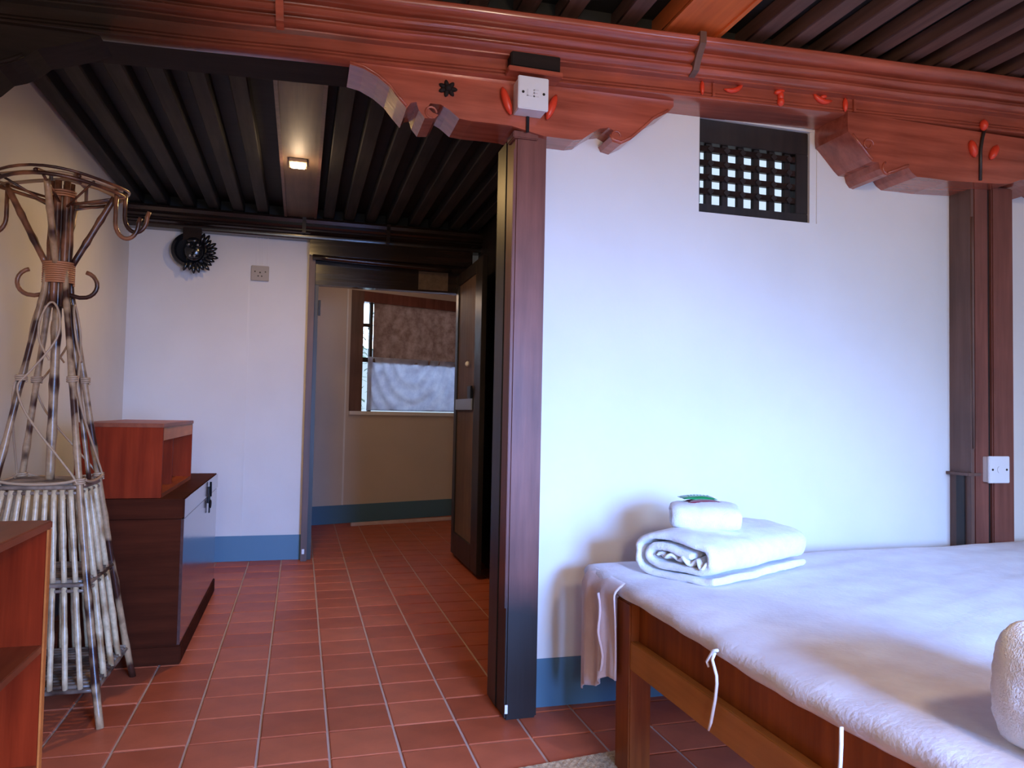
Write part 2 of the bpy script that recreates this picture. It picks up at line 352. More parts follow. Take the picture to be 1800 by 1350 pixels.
def seg_prism(bm, poly, xa, xb, n, amp=0.0015):
    rings = []
    for i in range(n+1):
        x = xa + (xb-xa)*i/n
        rings.append([bm.verts.new((x, y-yo+noise.noise(Vector((x*2.1, z*9, 0)))*amp, z-zo+noise.noise(Vector((x*2.7, y*9, 5)))*amp)) for y, z in poly])
    for a, b in zip(rings, rings[1:]):
        for k in range(len(poly)): bm.faces.new((a[k], a[(k+1) % len(poly)], b[(k+1) % len(poly)], b[k]))
    f0 = bm.faces.new(rings[0][::-1]); f1 = bm.faces.new(rings[-1]); bm.normal_update(); bmesh.ops.triangulate(bm, faces=[f0, f1])
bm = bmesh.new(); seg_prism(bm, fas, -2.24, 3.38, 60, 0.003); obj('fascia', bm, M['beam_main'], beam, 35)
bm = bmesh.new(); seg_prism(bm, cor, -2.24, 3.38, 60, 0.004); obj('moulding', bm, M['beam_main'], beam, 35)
bm = bmesh.new(); box(bm, -2.24, 0.02, 0.065, 0.26, 0.002, 0.09); obj('beam_rear', bm, M['beam_dark'], beam)  # rear of the beam, its underside shade given as a dark colour
bm = bmesh.new(); box(bm, 0.02, 3.38, 0.065, 0.20, 0.001, 0.09); obj('beam_rear', bm, M['beam'], beam)
bm = bmesh.new(); box(bm, -2.24, 3.38, 0.03, 0.25, 0.212, 0.43); obj('wall_plate', bm, M['board'], beam)
# straps across the moulding, over the joints
def strap(x, m, lean):
    bm = bmesh.new(); p = [(2.865, 2.699), (2.82, 2.712), (2.80, 2.75), (2.755, 2.80), (2.752, 2.848), (2.78, 2.85), (2.79, 2.80), (2.83, 2.76), (2.85, 2.72)]
    a = [bm.verts.new((x-0.9-0.012+lean*(z-2.7), y-yo, z-zo)) for y, z in p]; b = [bm.verts.new((x-0.9+0.016+lean*(z-2.7), y-yo, z-zo)) for y, z in p]
    n = len(p)
    for i in range(n): bm.faces.new((a[i], b[i], b[(i+1) % n], a[(i+1) % n]))
    f0 = bm.faces.new(a); f1 = bm.faces.new(b[::-1]); bm.normal_update(); bmesh.ops.triangulate(bm, faces=[f0, f1])
    return obj('joint_strap', bm, m, beam, 30)
strap(-0.115, M['beam'], 0.0); strap(1.585, M['post_grey'], 0.0)
# carved flowers on the fascia
def petal(bm, x, z, y, ang, L, wd, th=0.008, bend=0.0):
    pts = []; rad = []
    for i in range(7):
        f = i/6-0.5; a = ang + bend*f
        pts.append((x + math.cos(ang)*L*f - math.sin(ang)*bend*L*(f*f), y, z + math.sin(ang)*L*f + math.cos(ang)*bend*L*(f*f)))
        rad.append(wd*math.sqrt(max(0.06, 1-(2*f)**2)))
    tube(bm, pts, rad, 8)
def ornament(items, parent, name='painted_carving', inv=None):
    bm = bmesh.new()
    for it in items: petal(bm, *it)
    if inv: 
        for v in bm.verts: v.co = inv @ v.co
    return obj(name, bm, M['vermilion'], parent, True)
OL = lambda x: x-0.9
def orn(*its): ornament([(OL(x), z, -0.006, a, L, w_) + tuple(r) for x, z, a, L, w_, *r in its], beam)
orn((1.655, 0.045, PI/2, 0.062, 0.010))
orn((1.815, 0.050, 0.35, 0.10, 0.012, 0.008, 0.7))
orn((2.04, 0.066, 0.3, 0.055, 0.013), ) ; orn((2.045, 0.048, PI/2, 0.05, 0.015)); orn((2.045, 0.020, PI/2, 0.04, 0.017))
orn((2.26, 0.045, -0.25, 0.10, 0.013, 0.008, 0.8)); orn((2.27, 0.066, 0.2, 0.035, 0.010))
orn((2.385, 0.040, PI/2, 0.065, 0.012))
for x in (1.71, 2.435):
    bm = bmesh.new(); box(bm, x-0.9-0.006, x-0.9+0.006, -0.010, 0.0, 0.012, 0.070); obj('carved_bar', bm, M['beam'], beam)
# ------------------------------------------------------------------ post 1 with its carved capital
post = thing('timber_post', 'thick red brown post with carved capital at the alcove corner, bed shade painted at its foot', 'post', (0.9, 3.1, 0))
def local(o, pts=None): return Matrix.Translation(o.location).inverted()
def lobj(name, bm, m, par, smooth=False):
    for v in bm.verts: v.co = v.co - par.location
    return obj(name, bm, m, par, smooth)
def lbx(name, m, dims, par, bev=0.0):
    bm = bmesh.new(); box(bm, *dims)
    if bev: bevel(bm, bev)
    return lobj(name, bm, m, par, 40 if bev else False)
cap1 = [(0.146,2.64),(0.146,2.601),(0.2,2.591),(0.256,2.565),(0.302,2.532),(0.337,2.491),(0.371,2.455),(0.387,2.48),(0.410,2.487),(0.420,2.455),(0.445,2.426),(0.485,2.430),(0.500,2.446),(0.478,2.452),(0.455,2.471),(0.466,2.489),(0.508,2.490),(0.543,2.473),(0.586,2.442),(0.638,2.438),(0.734,2.440),(0.807,2.440),
        (0.949,2.414),(1.083,2.414),(1.122,2.422),(1.16,2.452),(1.200,2.478),(1.240,2.487),(1.268,2.475),(1.262,2.460),(1.247,2.447),(1.258,2.427),(1.297,2.420),(1.345,2.447),(1.412,2.508),(1.452,2.548),(1.521,2.590),(1.548,2.62),(1.548,2.66)] + [(1.40-0.14*i, 2.66) for i in range(9)]
bm = bmesh.new(); prism(bm, cap1, 2.935, 3.15)
bmesh.ops.bevel(bm, geom=[e for e in bm.edges if all(abs(v.co.y-2.935) < 1e-4 for v in e.verts) and len(e.link_faces) == 2 and abs(e.link_faces[0].normal.dot(e.link_faces[1].normal)) < 0.5], offset=0.006, segments=2, affect='EDGES') if False else None
lobj('capital', bm, M['beam'], post)
# incised relief on the capital: spiral scrolls and edge beads
def bead(pts, r, par, m, name='edge_bead'):
    bm = bmesh.new(); tube(bm, pts, r, 7); return lobj(name, bm, m, par, True)
bead([(x, 2.934, z+0.010) for x, z in cap1[1:7]], 0.006, post, M['beam'])
bead([(x, 2.934, z+0.010) for x, z in cap1[30:37]], 0.006, post, M['beam'])
bead([(1.275+0.02*math.cos(a), 2.934, 2.455+0.02*math.sin(a)) for a in [i*0.5 for i in range(11)]], 0.005, post, M['beam'], 'scroll')
bead([(0.47+0.022*math.cos(a), 2.934, 2.452+0.022*math.sin(a)) for a in [i*0.5 for i in range(11)]], 0.005, post, M['beam'], 'scroll')
knob = bmesh.new()
for k in range(7):
    a = k*2*PI/7; petal(knob, 0.535+0.022*math.cos(a), 2.557+0.018*math.sin(a), 2.932, a, 0.035, 0.010)
petal(knob, 0.535, 2.557, 2.925, 0, 0.03, 0.014)
k_ = lobj('carved_rosette', knob, M['beam_dark'], post, True); k_['label'] = 'dark carved rosette'
lbx('shaft', M['shaft'], (0.835, 0.972, 2.965, 3.10, 0.0, 2.44), post, 0.008)
lbx('rear_jamb', M['dark_z'], (0.832, 0.97, 3.10, 3.25, 0.0, 2.44), post, 0.006)
lbx('corner_strip', M['shaft'], (0.829, 0.837, 2.972, 2.99, 0.45, 2.36), post, 0.002)
lbx('neck_block', M['post'], (0.82, 0.93, 2.95, 3.05, 2.40, 2.43), post, 0.004)
lbx('impost_block', M['beam_dark'], (0.775, 0.985, 2.845, 2.93, 2.652, 2.735), post, 0.004)
lbx('impost_fillet', M['beam'], (0.765, 0.995, 2.84, 2.93, 2.630, 2.650), post, 0.003)
for s in (-1, 1):
    bm = bmesh.new(); petal(bm, 0.877+s*0.098, 2.535, 2.92, PI/2-s*0.35, 0.115, 0.018); lobj('painted_petal', bm, M['vermilion'], post, True)
lbx('paint_chip', M['white_plastic'], (0.834, 0.846, 2.958, 2.962, 0.03, 0.065), post)
lbx('cable', M['iron'], (0.868, 0.880, 2.925, 2.935, 2.42, 2.49), post)
# junction boxes
def jbox(label, x0_, x1_, yf_, yb_, z0_, z1_, slant=0.0):
    t = thing('junction_box', label, 'junction box', ((x0_+x1_)/2, (yf_+yb_)/2, z0_))
    lbx('back_box', M['white_plastic'], (x0_+0.004, x1_-0.004, yf_+0.014, yb_, z0_+0.003, z1_-0.003), t, 0.003)
    lbx('cover_plate', M['white_plastic'], (x0_, x1_, yf_, yf_+0.014, z0_, z1_), t, 0.003)
    zc = (z0_+z1_)/2; xc = (x0_+x1_)/2; wd = (x1_-x0_)
    for s in (-1, 1):
        bm = bmesh.new(); tube(bm, [(xc+s*wd*0.34, yf_-0.002, zc), (xc+s*wd*0.34, yf_+0.003, zc)], 0.0055, 10); lobj('screw', bm, M['screw'], t)
    return t, xc, zc
t, xc, zc = jbox('white square cover box with two screws on the capital above the red post', 0.807, 0.936, 2.845, 2.935, 2.482, 2.617)
bm = bmesh.new()
for q in ((-0.028,-0.022,-0.014,0.014),(-0.028,-0.006,-0.016,-0.011),(0.000,0.005,-0.016,0.014),(0.000,0.022,-0.016,-0.011),(0.000,0.018,-0.002,0.002),(0.000,0.022,0.011,0.015)):
    box(bm, xc+q[0], xc+q[1], 2.8435, 2.846, zc+q[2], zc+q[3])
lobj('embossed_mark', bm, M['emboss'], t)
t, xc, zc = jbox('white square cover box with two screws halfway up the post by the bed', 3.272, 3.402, 2.90, 3.07, 0.953, 1.085)
bm = bmesh.new(); tube(bm, [(xc+0.012*math.cos(a)-0.003, 2.8985, zc+0.016*math.sin(a)) for a in [1.7+i*0.3 for i in range(10)]], 0.0015, 5); lobj('embossed_mark', bm, M['emboss'], t)
# ------------------------------------------------------------------ post 2
post2 = thing('timber_post', 'red brown post with brown side face rising behind the bed', 'post', (3.35, 3.0, 0))
cap2 = [(2.436,2.70),(2.436,2.63),(2.440,2.605),(2.462,2.585),(2.5,2.548),(2.549,2.499),(2.575,2.478),(2.612,2.478),(2.620,2.448),(2.640,2.425),(2.663,2.420),(2.713,2.441),(2.75,2.458),(2.786,2.471),(2.805,2.45),(2.837,2.432),(2.932,2.434),(3.029,2.433),(3.321,2.450),(3.412,2.458),(3.468,2.48),(3.505,2.49),(3.56,2.478),(3.64,2.45),(3.75,2.50),(3.80,2.48),(3.86,2.52),(3.95,2.58),(4.02,2.66),(4.02,2.70)] + [(3.86-0.14*i, 2.70) for i in range(10)]
q2 = 2.842/2.9; cap2 = [(x*q2, H+(z-H)*q2) for x, z in cap2]
bm = bmesh.new(); prism(bm, cap2, 2.842, 3.07); lobj('capital', bm, M['beam'], post2)
bead([(x, 2.841, z+0.010) for x, z in cap2[3:7]], 0.006, post2, M['beam'])
bead([(x, 2.841, z+0.012) for x, z in cap2[10:14]], 0.006, post2, M['beam'])
bead([(2.50+0.03*math.cos(a)*(1-a*0.08), 2.841, 2.53+0.03*math.sin(a)*(1-a*0.08)) for a in [i*0.5 for i in range(14)]], 0.005, post2, M['beam'], 'scroll')
bead([(2.61+0.028*math.cos(a), 2.841, 2.432+0.028*math.sin(a)) for a in [2+i*0.5 for i in range(8)]], 0.005, post2, M['beam'], 'scroll')
bm = bmesh.new(); box(bm, 3.205, 3.225, 2.94, 3.07, 0.0, 2.45); bevel(bm, 0.003, 1); lobj('side_face', bm, M['post_grey'], post2, 40)
lbx('shaft', M['post'], (3.225, 3.318, 2.94, 3.07, 0.0, 2.45), post2, 0.006)
lbx('shaft_strip', M['post'], (3.342, 3.480, 2.94, 3.07, 0.0, 2.45), post2, 0.006)
lbx('groove', M['dark_z'], (3.318, 3.342, 2.958, 3.07, 0.0, 2.45), post2)
bead([(3.214, 2.935, 1.12), (3.213, 2.935, 1.5), (3.212, 2.935, 2.1), (3.212, 2.935, 2.28)], 0.006, post2, M['post_grey'], 'corner_bead')
lbx('bracket_ledge', M['post_grey'], (3.180, 3.262, 2.935, 3.07, 0.985, 1.0), post2, 0.002)
lbx('lower_jamb', M['dark_z'], (3.195, 3.204, 2.975, 3.02, 0.6, 0.985), post2)
bm = bmesh.new()
petal(bm, 3.165, 2.700, 2.826, PI/2, 0.055, 0.020)
lobj('painted_bud', bm, M['vermilion'], post2, True)
bm = bmesh.new()
petal(bm, 3.105, 2.578, 2.832, PI/2+0.3, 0.085, 0.020); lobj('painted_petal', bm, M['vermilion'], post2, True)
bm = bmesh.new(); petal(bm, 3.235, 2.576, 2.832, PI/2-0.5, 0.085, 0.020); lobj('painted_petal', bm, M['vermilion'], post2, True)
bead([(3.175, 2.832, 2.68), (3.165, 2.834, 2.64), (3.155, 2.836, 2.58), (3.155, 2.838, 2.43)], 0.008, post2, M['dark_z'], 'stem')
# left half capital against the left wall
capL = [(-1.35,2.60),(-1.35,2.27),(-1.24,2.31),(-1.16,2.345),(-1.10,2.385),(-1.06,2.43),(-1.02,2.445),(-0.98,2.47),(-0.94,2.51),(-0.88,2.53),(-0.80,2.56),(-0.72,2.60)]
post3 = thing('wall_bracket', 'dark carved timber bracket under the left end of the red beam', 'bracket', (-1.0, 3.0, 2.16))
bm = bmesh.new(); prism(bm, capL, 2.97, 3.14); lobj('carved_board', bm, M['beam_dark'], post3)
bead([(x, 2.968, z+0.012) for x, z in capL[1:8]], 0.008, post3, M['beam_dark'])
# ------------------------------------------------------------------ lattice window in the white wall
lat = thing('lattice_vent', 'black brown wooden lattice vent with small openings set high in the white wall', 'lattice', (2.08, 3.12, 2.205))
XA, XB, ZA, ZB = 1.755, 2.36, 2.208, 2.652
for nm, d in (('bottom_rail', (XA, XB, 3.085, 3.15, ZA, ZA+0.042)), ('top_rail', (XA, XB, 3.085, 3.15, ZB-0.11, ZB)),
              ('stile', (XA, XA+0.014, 3.085, 3.15, ZA+0.042, ZB-0.11)), ('stile', (XB-0.07, XB, 3.085, 3.15, ZA+0.042, ZB-0.11))):
    lbx(nm, M['dark_z'], d, lat, 0.003)
lx0, lx1, lz0, lz1 = XA+0.014, XB-0.07, ZA+0.042, ZB-0.11
for k in range(6):
    x = lx0+0.055+ (lx1-lx0-0.04)*k/5.6
    lbx('upright_slat', M['dark_z'], (x-0.0165, x+0.0165, 3.10, 3.125, lz0, lz1), lat, 0.002)
for k in range(4):
    z = lz0+0.062+(lz1-lz0-0.04)*k/3.75
    lbx('cross_slat', M['dark_x'], (lx0, lx1, 3.088, 3.112, z-0.014, z+0.014), lat, 0.002)
bm = bmesh.new()
for k in range(6):
    for j in range(4):
        x = lx0+0.055+(lx1-lx0-0.04)*k/5.6; z = lz0+0.062+(lz1-lz0-0.04)*j/3.75
        mt = Matrix.Translation((x, 3.088, z)) @ Matrix.Rotation(PI/4, 4, 'Y')
        box(bm, -0.0125, 0.0125, -0.006, 0.006, -0.0125, 0.0125, mat=mt)
o = lobj('carved_boss', bm, M['dark_z'], lat); o['kind'] = 'stuff'
bx('trim_1', M['plaster'], (2.362, 2.40, 3.075, 3.10, 2.205, 2.655), kind=ST)
# ------------------------------------------------------------------ far beam over alcove and doorway
fb = thing('far_beam', 'dark glossy moulded beam across the far end of the alcove', 'beam', (0, 6.4, 2.66))
p = [(6.52, 2.665), (6.40, 2.665), (6.395, 2.675), (6.395, 2.70), (6.37, 2.705), (6.358, 2.715), (6.37, 2.728), (6.37, 2.74), (6.345, 2.745), (6.335, 2.76), (6.345, 2.775), (6.33, 2.785), (6.32, 2.81), (6.33, 2.83), (6.52, 2.83)]
bm = bmesh.new(); prism(bm, p, XL, 1.5, 'X'); lobj('beam_body', bm, M['dark_x'], fb, 30)
lbx('backing_board', M['board'], (XL, 1.5, 6.44, 6.498, 2.80, 2.93), fb)
lbx('joint_strap', M['dark_x'], (-0.03, 0.0, 6.315, 6.36, 2.70, 2.835), fb, 0.003)
lbx('joint_strap', M['dark_x'], (0.66, 0.69, 6.315, 6.36, 2.67, 2.835), fb, 0.003)
# door_1
dr = thing('door_1', None, None, (0.7, 6.5, 0), kind=ST)
lbx('lintel', M['dark_x'], (0.035, 1.42, 6.37, 6.53, 2.53, 2.664), dr, 0.004)
bm = bmesh.new(); tube(bm, [(0.06+0.13*i, 6.365, 2.515-0.0035*i) for i in range(10)], 0.022, 10); lobj('lintel_moulding', bm, M['dark_x'], dr, True)
lbx('header', M['dark_x'], (0.035, 1.42, 6.46, 6.56, 2.30, 2.53), dr, 0.003)
lbx('header_patch', M['wide_joist'], (0.96, 1.22, 6.452, 6.46, 2.315, 2.475), dr)  # lighter brown patch at the header's right end
lbx('jamb', M['post_grey'], (0.035, 0.085, 6.40, 6.56, 0, 2.53), dr, 0.004)
lbx('door_stop', M['dark_z'], (0.085, 0.118, 6.47, 6.56, 0, 2.30), dr, 0.003)
lbx('jamb', M['dark_z'], (1.335, 1.42, 6.40, 6.56, 0, 2.30), dr, 0.004)
lbx('hinge', M['iron'], (0.118, 0.138, 6.45, 6.475, 2.04, 2.17), dr, 0.002)
lbx('paint_chip', M['white_plastic'], (0.045, 0.065, 6.396, 6.40, 0.06, 0.10), dr)
leaf = thing('leaf', None, None); leaf.parent = dr
def plbx(name, m, dims, bev=0.0):
    bm = bmesh.new(); box(bm, *dims)
    if bev: bevel(bm, bev)
    for v in bm.verts: v.co = v.co - dr.location
    return obj(name, bm, m, leaf, 40 if bev else False)
# leaf stands open against the partition, hinged at the far jamb
LX0, LX1 = 1.30, 1.34
plbx('stile', M['dark_z'], (LX0, LX1, 6.36, 6.46, 0.03, 2.45), 0.003)
plbx('stile', M['dark_z'], (LX0, LX1, 5.48, 5.70, 0.03, 2.45), 0.003)
plbx('rail', M['dark_z'], (LX0, LX1, 5.70, 6.36, 0.03, 0.22), 0.003)
plbx('rail', M['dark_z'], (LX0, LX1, 5.70, 6.36, 2.35, 2.45), 0.003)
plbx('panel', M['leaf_panel'], (LX0+0.012, LX1-0.012, 5.70, 6.36, 0.22, 2.35))
plbx('lock_plate', M['steel'], (LX0-0.012, LX0, 5.72, 6.34, 1.27, 1.36), 0.003)
plbx('hasp', M['iron'], (LX0-0.02, LX0-0.002, 5.72, 5.84, 1.36, 1.46), 0.003)
bm = bmesh.new(); lathe(bm, [(0.004, 0), (0.02, 0.004), (0.024, 0.018), (0.014, 0.03), (0.004, 0.034)], 12, Matrix.Translation((LX0, 5.87, 1.64)) @ Matrix.Rotation(-PI/2, 4, 'Y'))
for v in bm.verts: v.co = v.co - dr.location
obj('knob', bm, M['white_plastic'], leaf, True)
# lamp in the wide joist
lamp = thing('ceiling_lamp', 'small glowing square lamp on the broad tan alcove joist', 'lamp', (-0.061, 4.907, 2.80))
lbx('rim', M['lamp_rim'], (-0.115, -0.007, 4.84, 4.975, 2.806, 2.83), lamp, 0.003)
lbx('diffuser', M['lamp'], (-0.102, -0.020, 4.855, 4.96, 2.800, 2.806), lamp)
# ------------------------------------------------------------------ corridor beyond the door
cor_m = Matrix.Translation((0.12, 8.35, 0)) @ Matrix.Rotation(math.radians(19.193), 4, 'Z')
def cbx(name, m, dims, parent=None, kind=None, bev=0):
    bm = bmesh.new(); box(bm, *dims)
    if bev: bevel(bm, bev)
    for v in bm.verts: v.co = cor_m @ v.co
    return obj(name, bm, m, parent, 40 if bev else False, kind=kind)
bm = bmesh.new()
for d in ((-1.2, 0.42, 0, 0.15, 0, 2.75), (1.95, 3.2, 0, 0.15, 0, 2.75), (0.42, 1.95, 0, 0.15, 0, 1.24), (0.42, 1.95, 0, 0.15, 2.60, 2.75)): box(bm, *d)
for v in bm.verts: v.co = cor_m @ v.co
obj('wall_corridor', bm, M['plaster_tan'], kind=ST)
cbx('baseboard_corridor', M['blue'], (-1.2, 3.2, -0.006, 0, 0, 0.2), kind=ST)
cbx('trim_2', M['plaster_cream'], (0.365, 0.385, -0.006, 0, 0.2, 2.6), kind=ST)
bx('wall_corridor_left', M['plaster_cream'], (-0.95, -0.80, 6.62, 8.6, 0, 2.75), kind=ST)
bx('wall_corridor_right', M['plaster_cream'], (2.5, 2.65, 6.62, 9.4, 0, 2.75), kind=ST)
bx('wall_corridor_near', M['plaster_cream'], (1.42, 2.5, 6.56, 6.66, 0, 2.75), kind=ST)
bx('ceiling_corridor', M['plaster_cream'], (-0.95, 2.65, 6.62, 9.4, 2.75, 2.82), kind=ST)
bm = bmesh.new(); box(bm, 0, 1.3, -0.02, 0.02, 0, 0.035); bevel(bm, 0.004)
for v in bm.verts: v.co = Matrix.Translation((0.56, 8.25, 0)) @ Matrix.Rotation(math.radians(15), 4, 'Z') @ v.co
tag(obj('floor_strip', bm, M['flap'], None, 40), 'pale pinkish strip lying on the corridor floor before the far wall', 'strip')  # pale low strip across the corridor floor
cw = thing('window_4', None, None, kind=ST)
cbx('reveal', M['post_grey'], (0.42, 0.57, -0.004, 0.13, 1.24, 2.60), cw)
cbx('head', M['post'], (0.57, 1.95, -0.004, 0.13, 2.48, 2.60), cw)
cbx('sill', M['plaster'], (0.42, 1.95, -0.03, 0.13, 1.20, 1.24), cw)
cbx('sash_post', M['dark_z'], (0.665, 0.70, 0.03, 0.07, 1.24, 2.48), cw)
cbx('sash_bar', M['dark_z'], (0.57, 0.665, 0.04, 0.07, 1.80, 1.85), cw)
cbx('sash_bar', M['dark_z'], (0.57, 0.665, 0.04, 0.07, 2.20, 2.24), cw)
cbx('pane', M['glass'], (0.57, 1.95, 0.075, 0.08, 1.24, 2.48), cw)
def drape(name, u0, u1, z0, z1, m, label, y=0.0, fold=0.012, n=60, swag=False):
    bm = bmesh.new(); V = []
    for j in range(25):
        row = []
        for i in range(n+1):
            u = u0+(u1-u0)*i/n; f = j/24; z = z0+(z1-z0)*f
            d = fold*math.sin(u*34+2*noise.noise(Vector((u*2, z*1.5, 0))))*(1.2-0.5*f)
            if swag: 
                d = fold*0.8*math.sin(34*math.sqrt((u-1.2)**2*2.6+(z-2.0)**2)) + 0.012*noise.noise(Vector((u*9, z*9, 3)))
            row.append(bm.verts.new(cor_m @ Vector((u, y+d, z))))
        V.append(row)
    for j in range(24):
        for i in range(n): bm.faces.new((V[j][i], V[j][i+1], V[j+1][i+1], V[j+1][i]))
    o = obj(name, bm, m, None, True)
    s = o.modifiers.new('t', 'SOLIDIFY'); s.thickness = 0.003
    return tag(o, label, 'curtain')
drape('lace_curtain', 0.70, 1.92, 1.80, 2.50, M['curtain_tan'], 'tan patterned lace curtain over the upper half of the corridor window', 0.028, 0.008)
drape('sunlit_curtain', 0.64, 1.92, 1.25, 1.86, M['curtain_white'], 'sunlit part of the sheer curtain, painted white, in swags over the lower half of the corridor window', 0.012, 0.014, swag=True)  # same curtain as the tan half, its sunlight put into the colour
bm = bmesh.new(); tube(bm, [cor_m @ Vector((0.66, 0.03, 2.50)), cor_m @ Vector((1.93, 0.03, 2.50))], 0.008, 8)
tag(obj('curtain_rod', bm, M['steel'], None, True), 'thin rod holding the tan lace curtain in the corridor', 'rod')
# shrub and ground outside the corridor window
bm = bmesh.new(); rr = random.Random(3)
for k in range(420):
    c = cor_m @ Vector((rr.uniform(0.2, 1.4), rr.uniform(0.7, 1.2), rr.uniform(0.9, 2.9)))
    a = Matrix.Translation(c) @ Matrix.Rotation(rr.uniform(0, 6.3), 4, 'Z') @ Matrix.Rotation(rr.uniform(-1, 1), 4, 'X')
    q = [a @ Vector(v) for v in ((0, -0.05, 0), (0.022, 0, 0.006), (0, 0.06, 0), (-0.022, 0, 0.006))]
    bm.faces.new([bm.verts.new(v) for v in q])
sh = obj('foliage', bm, M['leaf']); sh['kind'] = 'stuff'; tag(sh, 'green leaves seen through the narrow pane of the corridor window', 'foliage')
# ------------------------------------------------------------------ sockets and conduits on the alcove wall
sk = thing('wall_socket', 'cream three hole socket with cable trunking high on the far alcove wall', 'socket', (-0.352, 6.48, 2.30))
lbx('plate', M['cream_plastic'], (-0.425, -0.285, 6.475, 6.5, 2.305, 2.430), sk, 0.004)
for dx, dz, r in ((-0.040, 0.012, 0.006), (0.042, 0.012, 0.006), (0.0, 0.005, 0.007), (-0.014, -0.025, 0.006), (0.014, -0.025, 0.006)):
    bm = bmesh.new(); tube(bm, [(-0.355+dx, 6.473, 2.368+dz), (-0.355+dx, 6.478, 2.368+dz)], r, 8); lobj('pin_hole', bm, M['screw'], sk)
for x in (-0.395, -0.365, -0.345, -0.305): lbx('conduit', M['plaster_cream'], (x, x+0.010, 6.492, 6.5, 2.43, 2.665), sk)
lbx('trunking', M['plaster_cream'], (-0.445, -0.430, 6.494, 6.5, 0.205, 2.42), sk)
sk2 = thing('wall_socket', 'white socket low on the left wall seen through the bamboo rack', 'socket', (-1.345, 5.15, 0.2))
lbx('plate', M['white_plastic'], (-1.35, -1.325, 5.03, 5.27, 0.195, 0.385), sk2, 0.004)
bm = bmesh.new(); tube(bm, [(-1.324, 5.12, 0.30), (-1.32, 5.12, 0.30)], 0.012, 8); lobj('pin_hole', bm, M['screw'], sk2)
# ------------------------------------------------------------------ black carved mask under the far beam
mk = thing('carved_mask', 'black round carved mask with ragged petal crest hanging from the far beam', 'mask', (-0.84, 6.36, 2.36))
bm = bmesh.new(); T0 = Matrix.Translation((-0.885, 6.40, 2.50)) @ Matrix.Rotation(PI/2, 4, 'X')
lathe(bm, [(0.135, -0.02), (0.145, 0.0), (0.14, 0.02), (0.115, 0.03), (0.10, 0.015), (0.05, 0.012), (0.01, 0.012)], 28, T0); lobj('round_shield', bm, M['black_carved'], mk, 40)
bm = bmesh.new()
for k in range(15):
    a = math.radians(65 - k*13.2); r = 0.125 + 0.012*math.sin(k*2.3)
    petal(bm, -0.845+math.cos(a)*r, 2.485+math.sin(a)*r, 6.37, a+0.15, 0.085, 0.017)
lobj('petal_crest', bm, M['black_carved'], mk, True)
bm = bmesh.new()
for (dx, dz, rx, rz) in ((0, 0, 0.075, 0.085), (-0.03, 0.035, 0.026, 0.02), (0.035, 0.035, 0.026, 0.02), (0, -0.005, 0.018, 0.03), (0, -0.055, 0.045, 0.018), (-0.005, 0.075, 0.05, 0.03)):
    bmesh.ops.create_uvsphere(bm, u_segments=12, v_segments=8, radius=1, matrix=Matrix.Translation((-0.85+dx, 6.345 - (0.03 if rx < 0.05 else 0), 2.49+dz)) @ Matrix.Diagonal((rx, 0.04, rz, 1)))
lobj('face', bm, M['black_carved'], mk, True)
for (dx, dz) in ((-0.03, 0.035), (0.035, 0.035), (0.012, -0.052), (-0.02, -0.052)):
    bm = bmesh.new(); bmesh.ops.create_uvsphere(bm, u_segments=8, v_segments=6, radius=0.010, matrix=Matrix.Translation((-0.85+dx, 6.283, 2.49+dz)))
    lobj('inlay', bm, M['steel'], mk, True)
lbx('hanging_block', M['dark_x'], (-0.94, -0.80, 6.37, 6.42, 2.58, 2.68), mk, 0.004)
# ------------------------------------------------------------------ chest and open box on it
ch = thing('storage_chest', 'long red brown lidded wooden chest with iron hasp along the left wall', 'chest', (-0.8, 4.7, 0))
CX0, CX1, CY0, CY1 = -1.06, -0.53, 3.97, 5.47
lbx('end_panel', M['chest'], (CX0+0.01, CX1-0.012, CY0, CY0+0.03, 0.09, 0.70), ch, 0.003)
lbx('end_panel', M['chest'], (CX0+0.01, CX1-0.012, CY1-0.03, CY1, 0.09, 0.70), ch, 0.003)
lbx('front_panel', M['chest_front'], (CX1-0.035, CX1-0.002, CY0+0.002, CY1-0.002, 0.09, 0.70), ch, 0.002)
lbx('lid_front', M['chest_front'], (CX1-0.002, CX1+0.001, CY0-0.006, CY1+0.006, 0.706, 0.797), ch)
lbx('back_panel', M['chest'], (CX0, CX0+0.02, CY0, CY1, 0.09, 0.70), ch)
lbx('bottom_panel', M['chest'], (CX0+0.02, CX1-0.04, CY0+0.03, CY1-0.03, 0.09, 0.11), ch)
lbx('plinth', M['chest'], (CX0, CX1+0.004, CY0-0.006, CY1+0.006, 0.0, 0.092), ch, 0.006)
lid = lbx('lid', M['chest'], (CX0-0.01, CX1-0.002, CY0-0.008, CY1+0.008, 0.703, 0.80), ch, 0.006)
bm = bmesh.new(); box(bm, CX1-0.002, CX1+0.006, 4.93, 4.975, 0.66, 0.76); box(bm, CX1+0.004, CX1+0.012, 4.94, 4.965, 0.60, 0.70); bevel(bm, 0.002, 1)
tube(bm, [(CX1+0.014, 4.95+0.022*math.cos(a), 0.655+0.022*math.sin(a)) for a in [i*PI/6 for i in range(13)]], 0.005, 6, False)
tube(bm, [(CX1+0.012, 4.953, 0.79), (CX1+0.014, 4.953, 0.70)], 0.007, 6)
lobj('hasp', bm, M['iron'], ch, 40)
sb = thing('open_box_shelf', 'small red brown open fronted box shelf standing on the chest', 'shelf', (-0.85, 4.5, 0.80))
BX0, BX1, BY0, BY1, BZ0, BZ1 = -1.03, -0.645, 4.0, 5.04, 0.8, 1.165
lbx('side_panel', M['cab'], (BX0, BX1, BY0, BY0+0.022, BZ0, BZ1-0.02), sb, 0.002)
lbx('side_panel', M['cab'], (BX0, BX1, BY1-0.022, BY1, BZ0, BZ1-0.02), sb, 0.002)
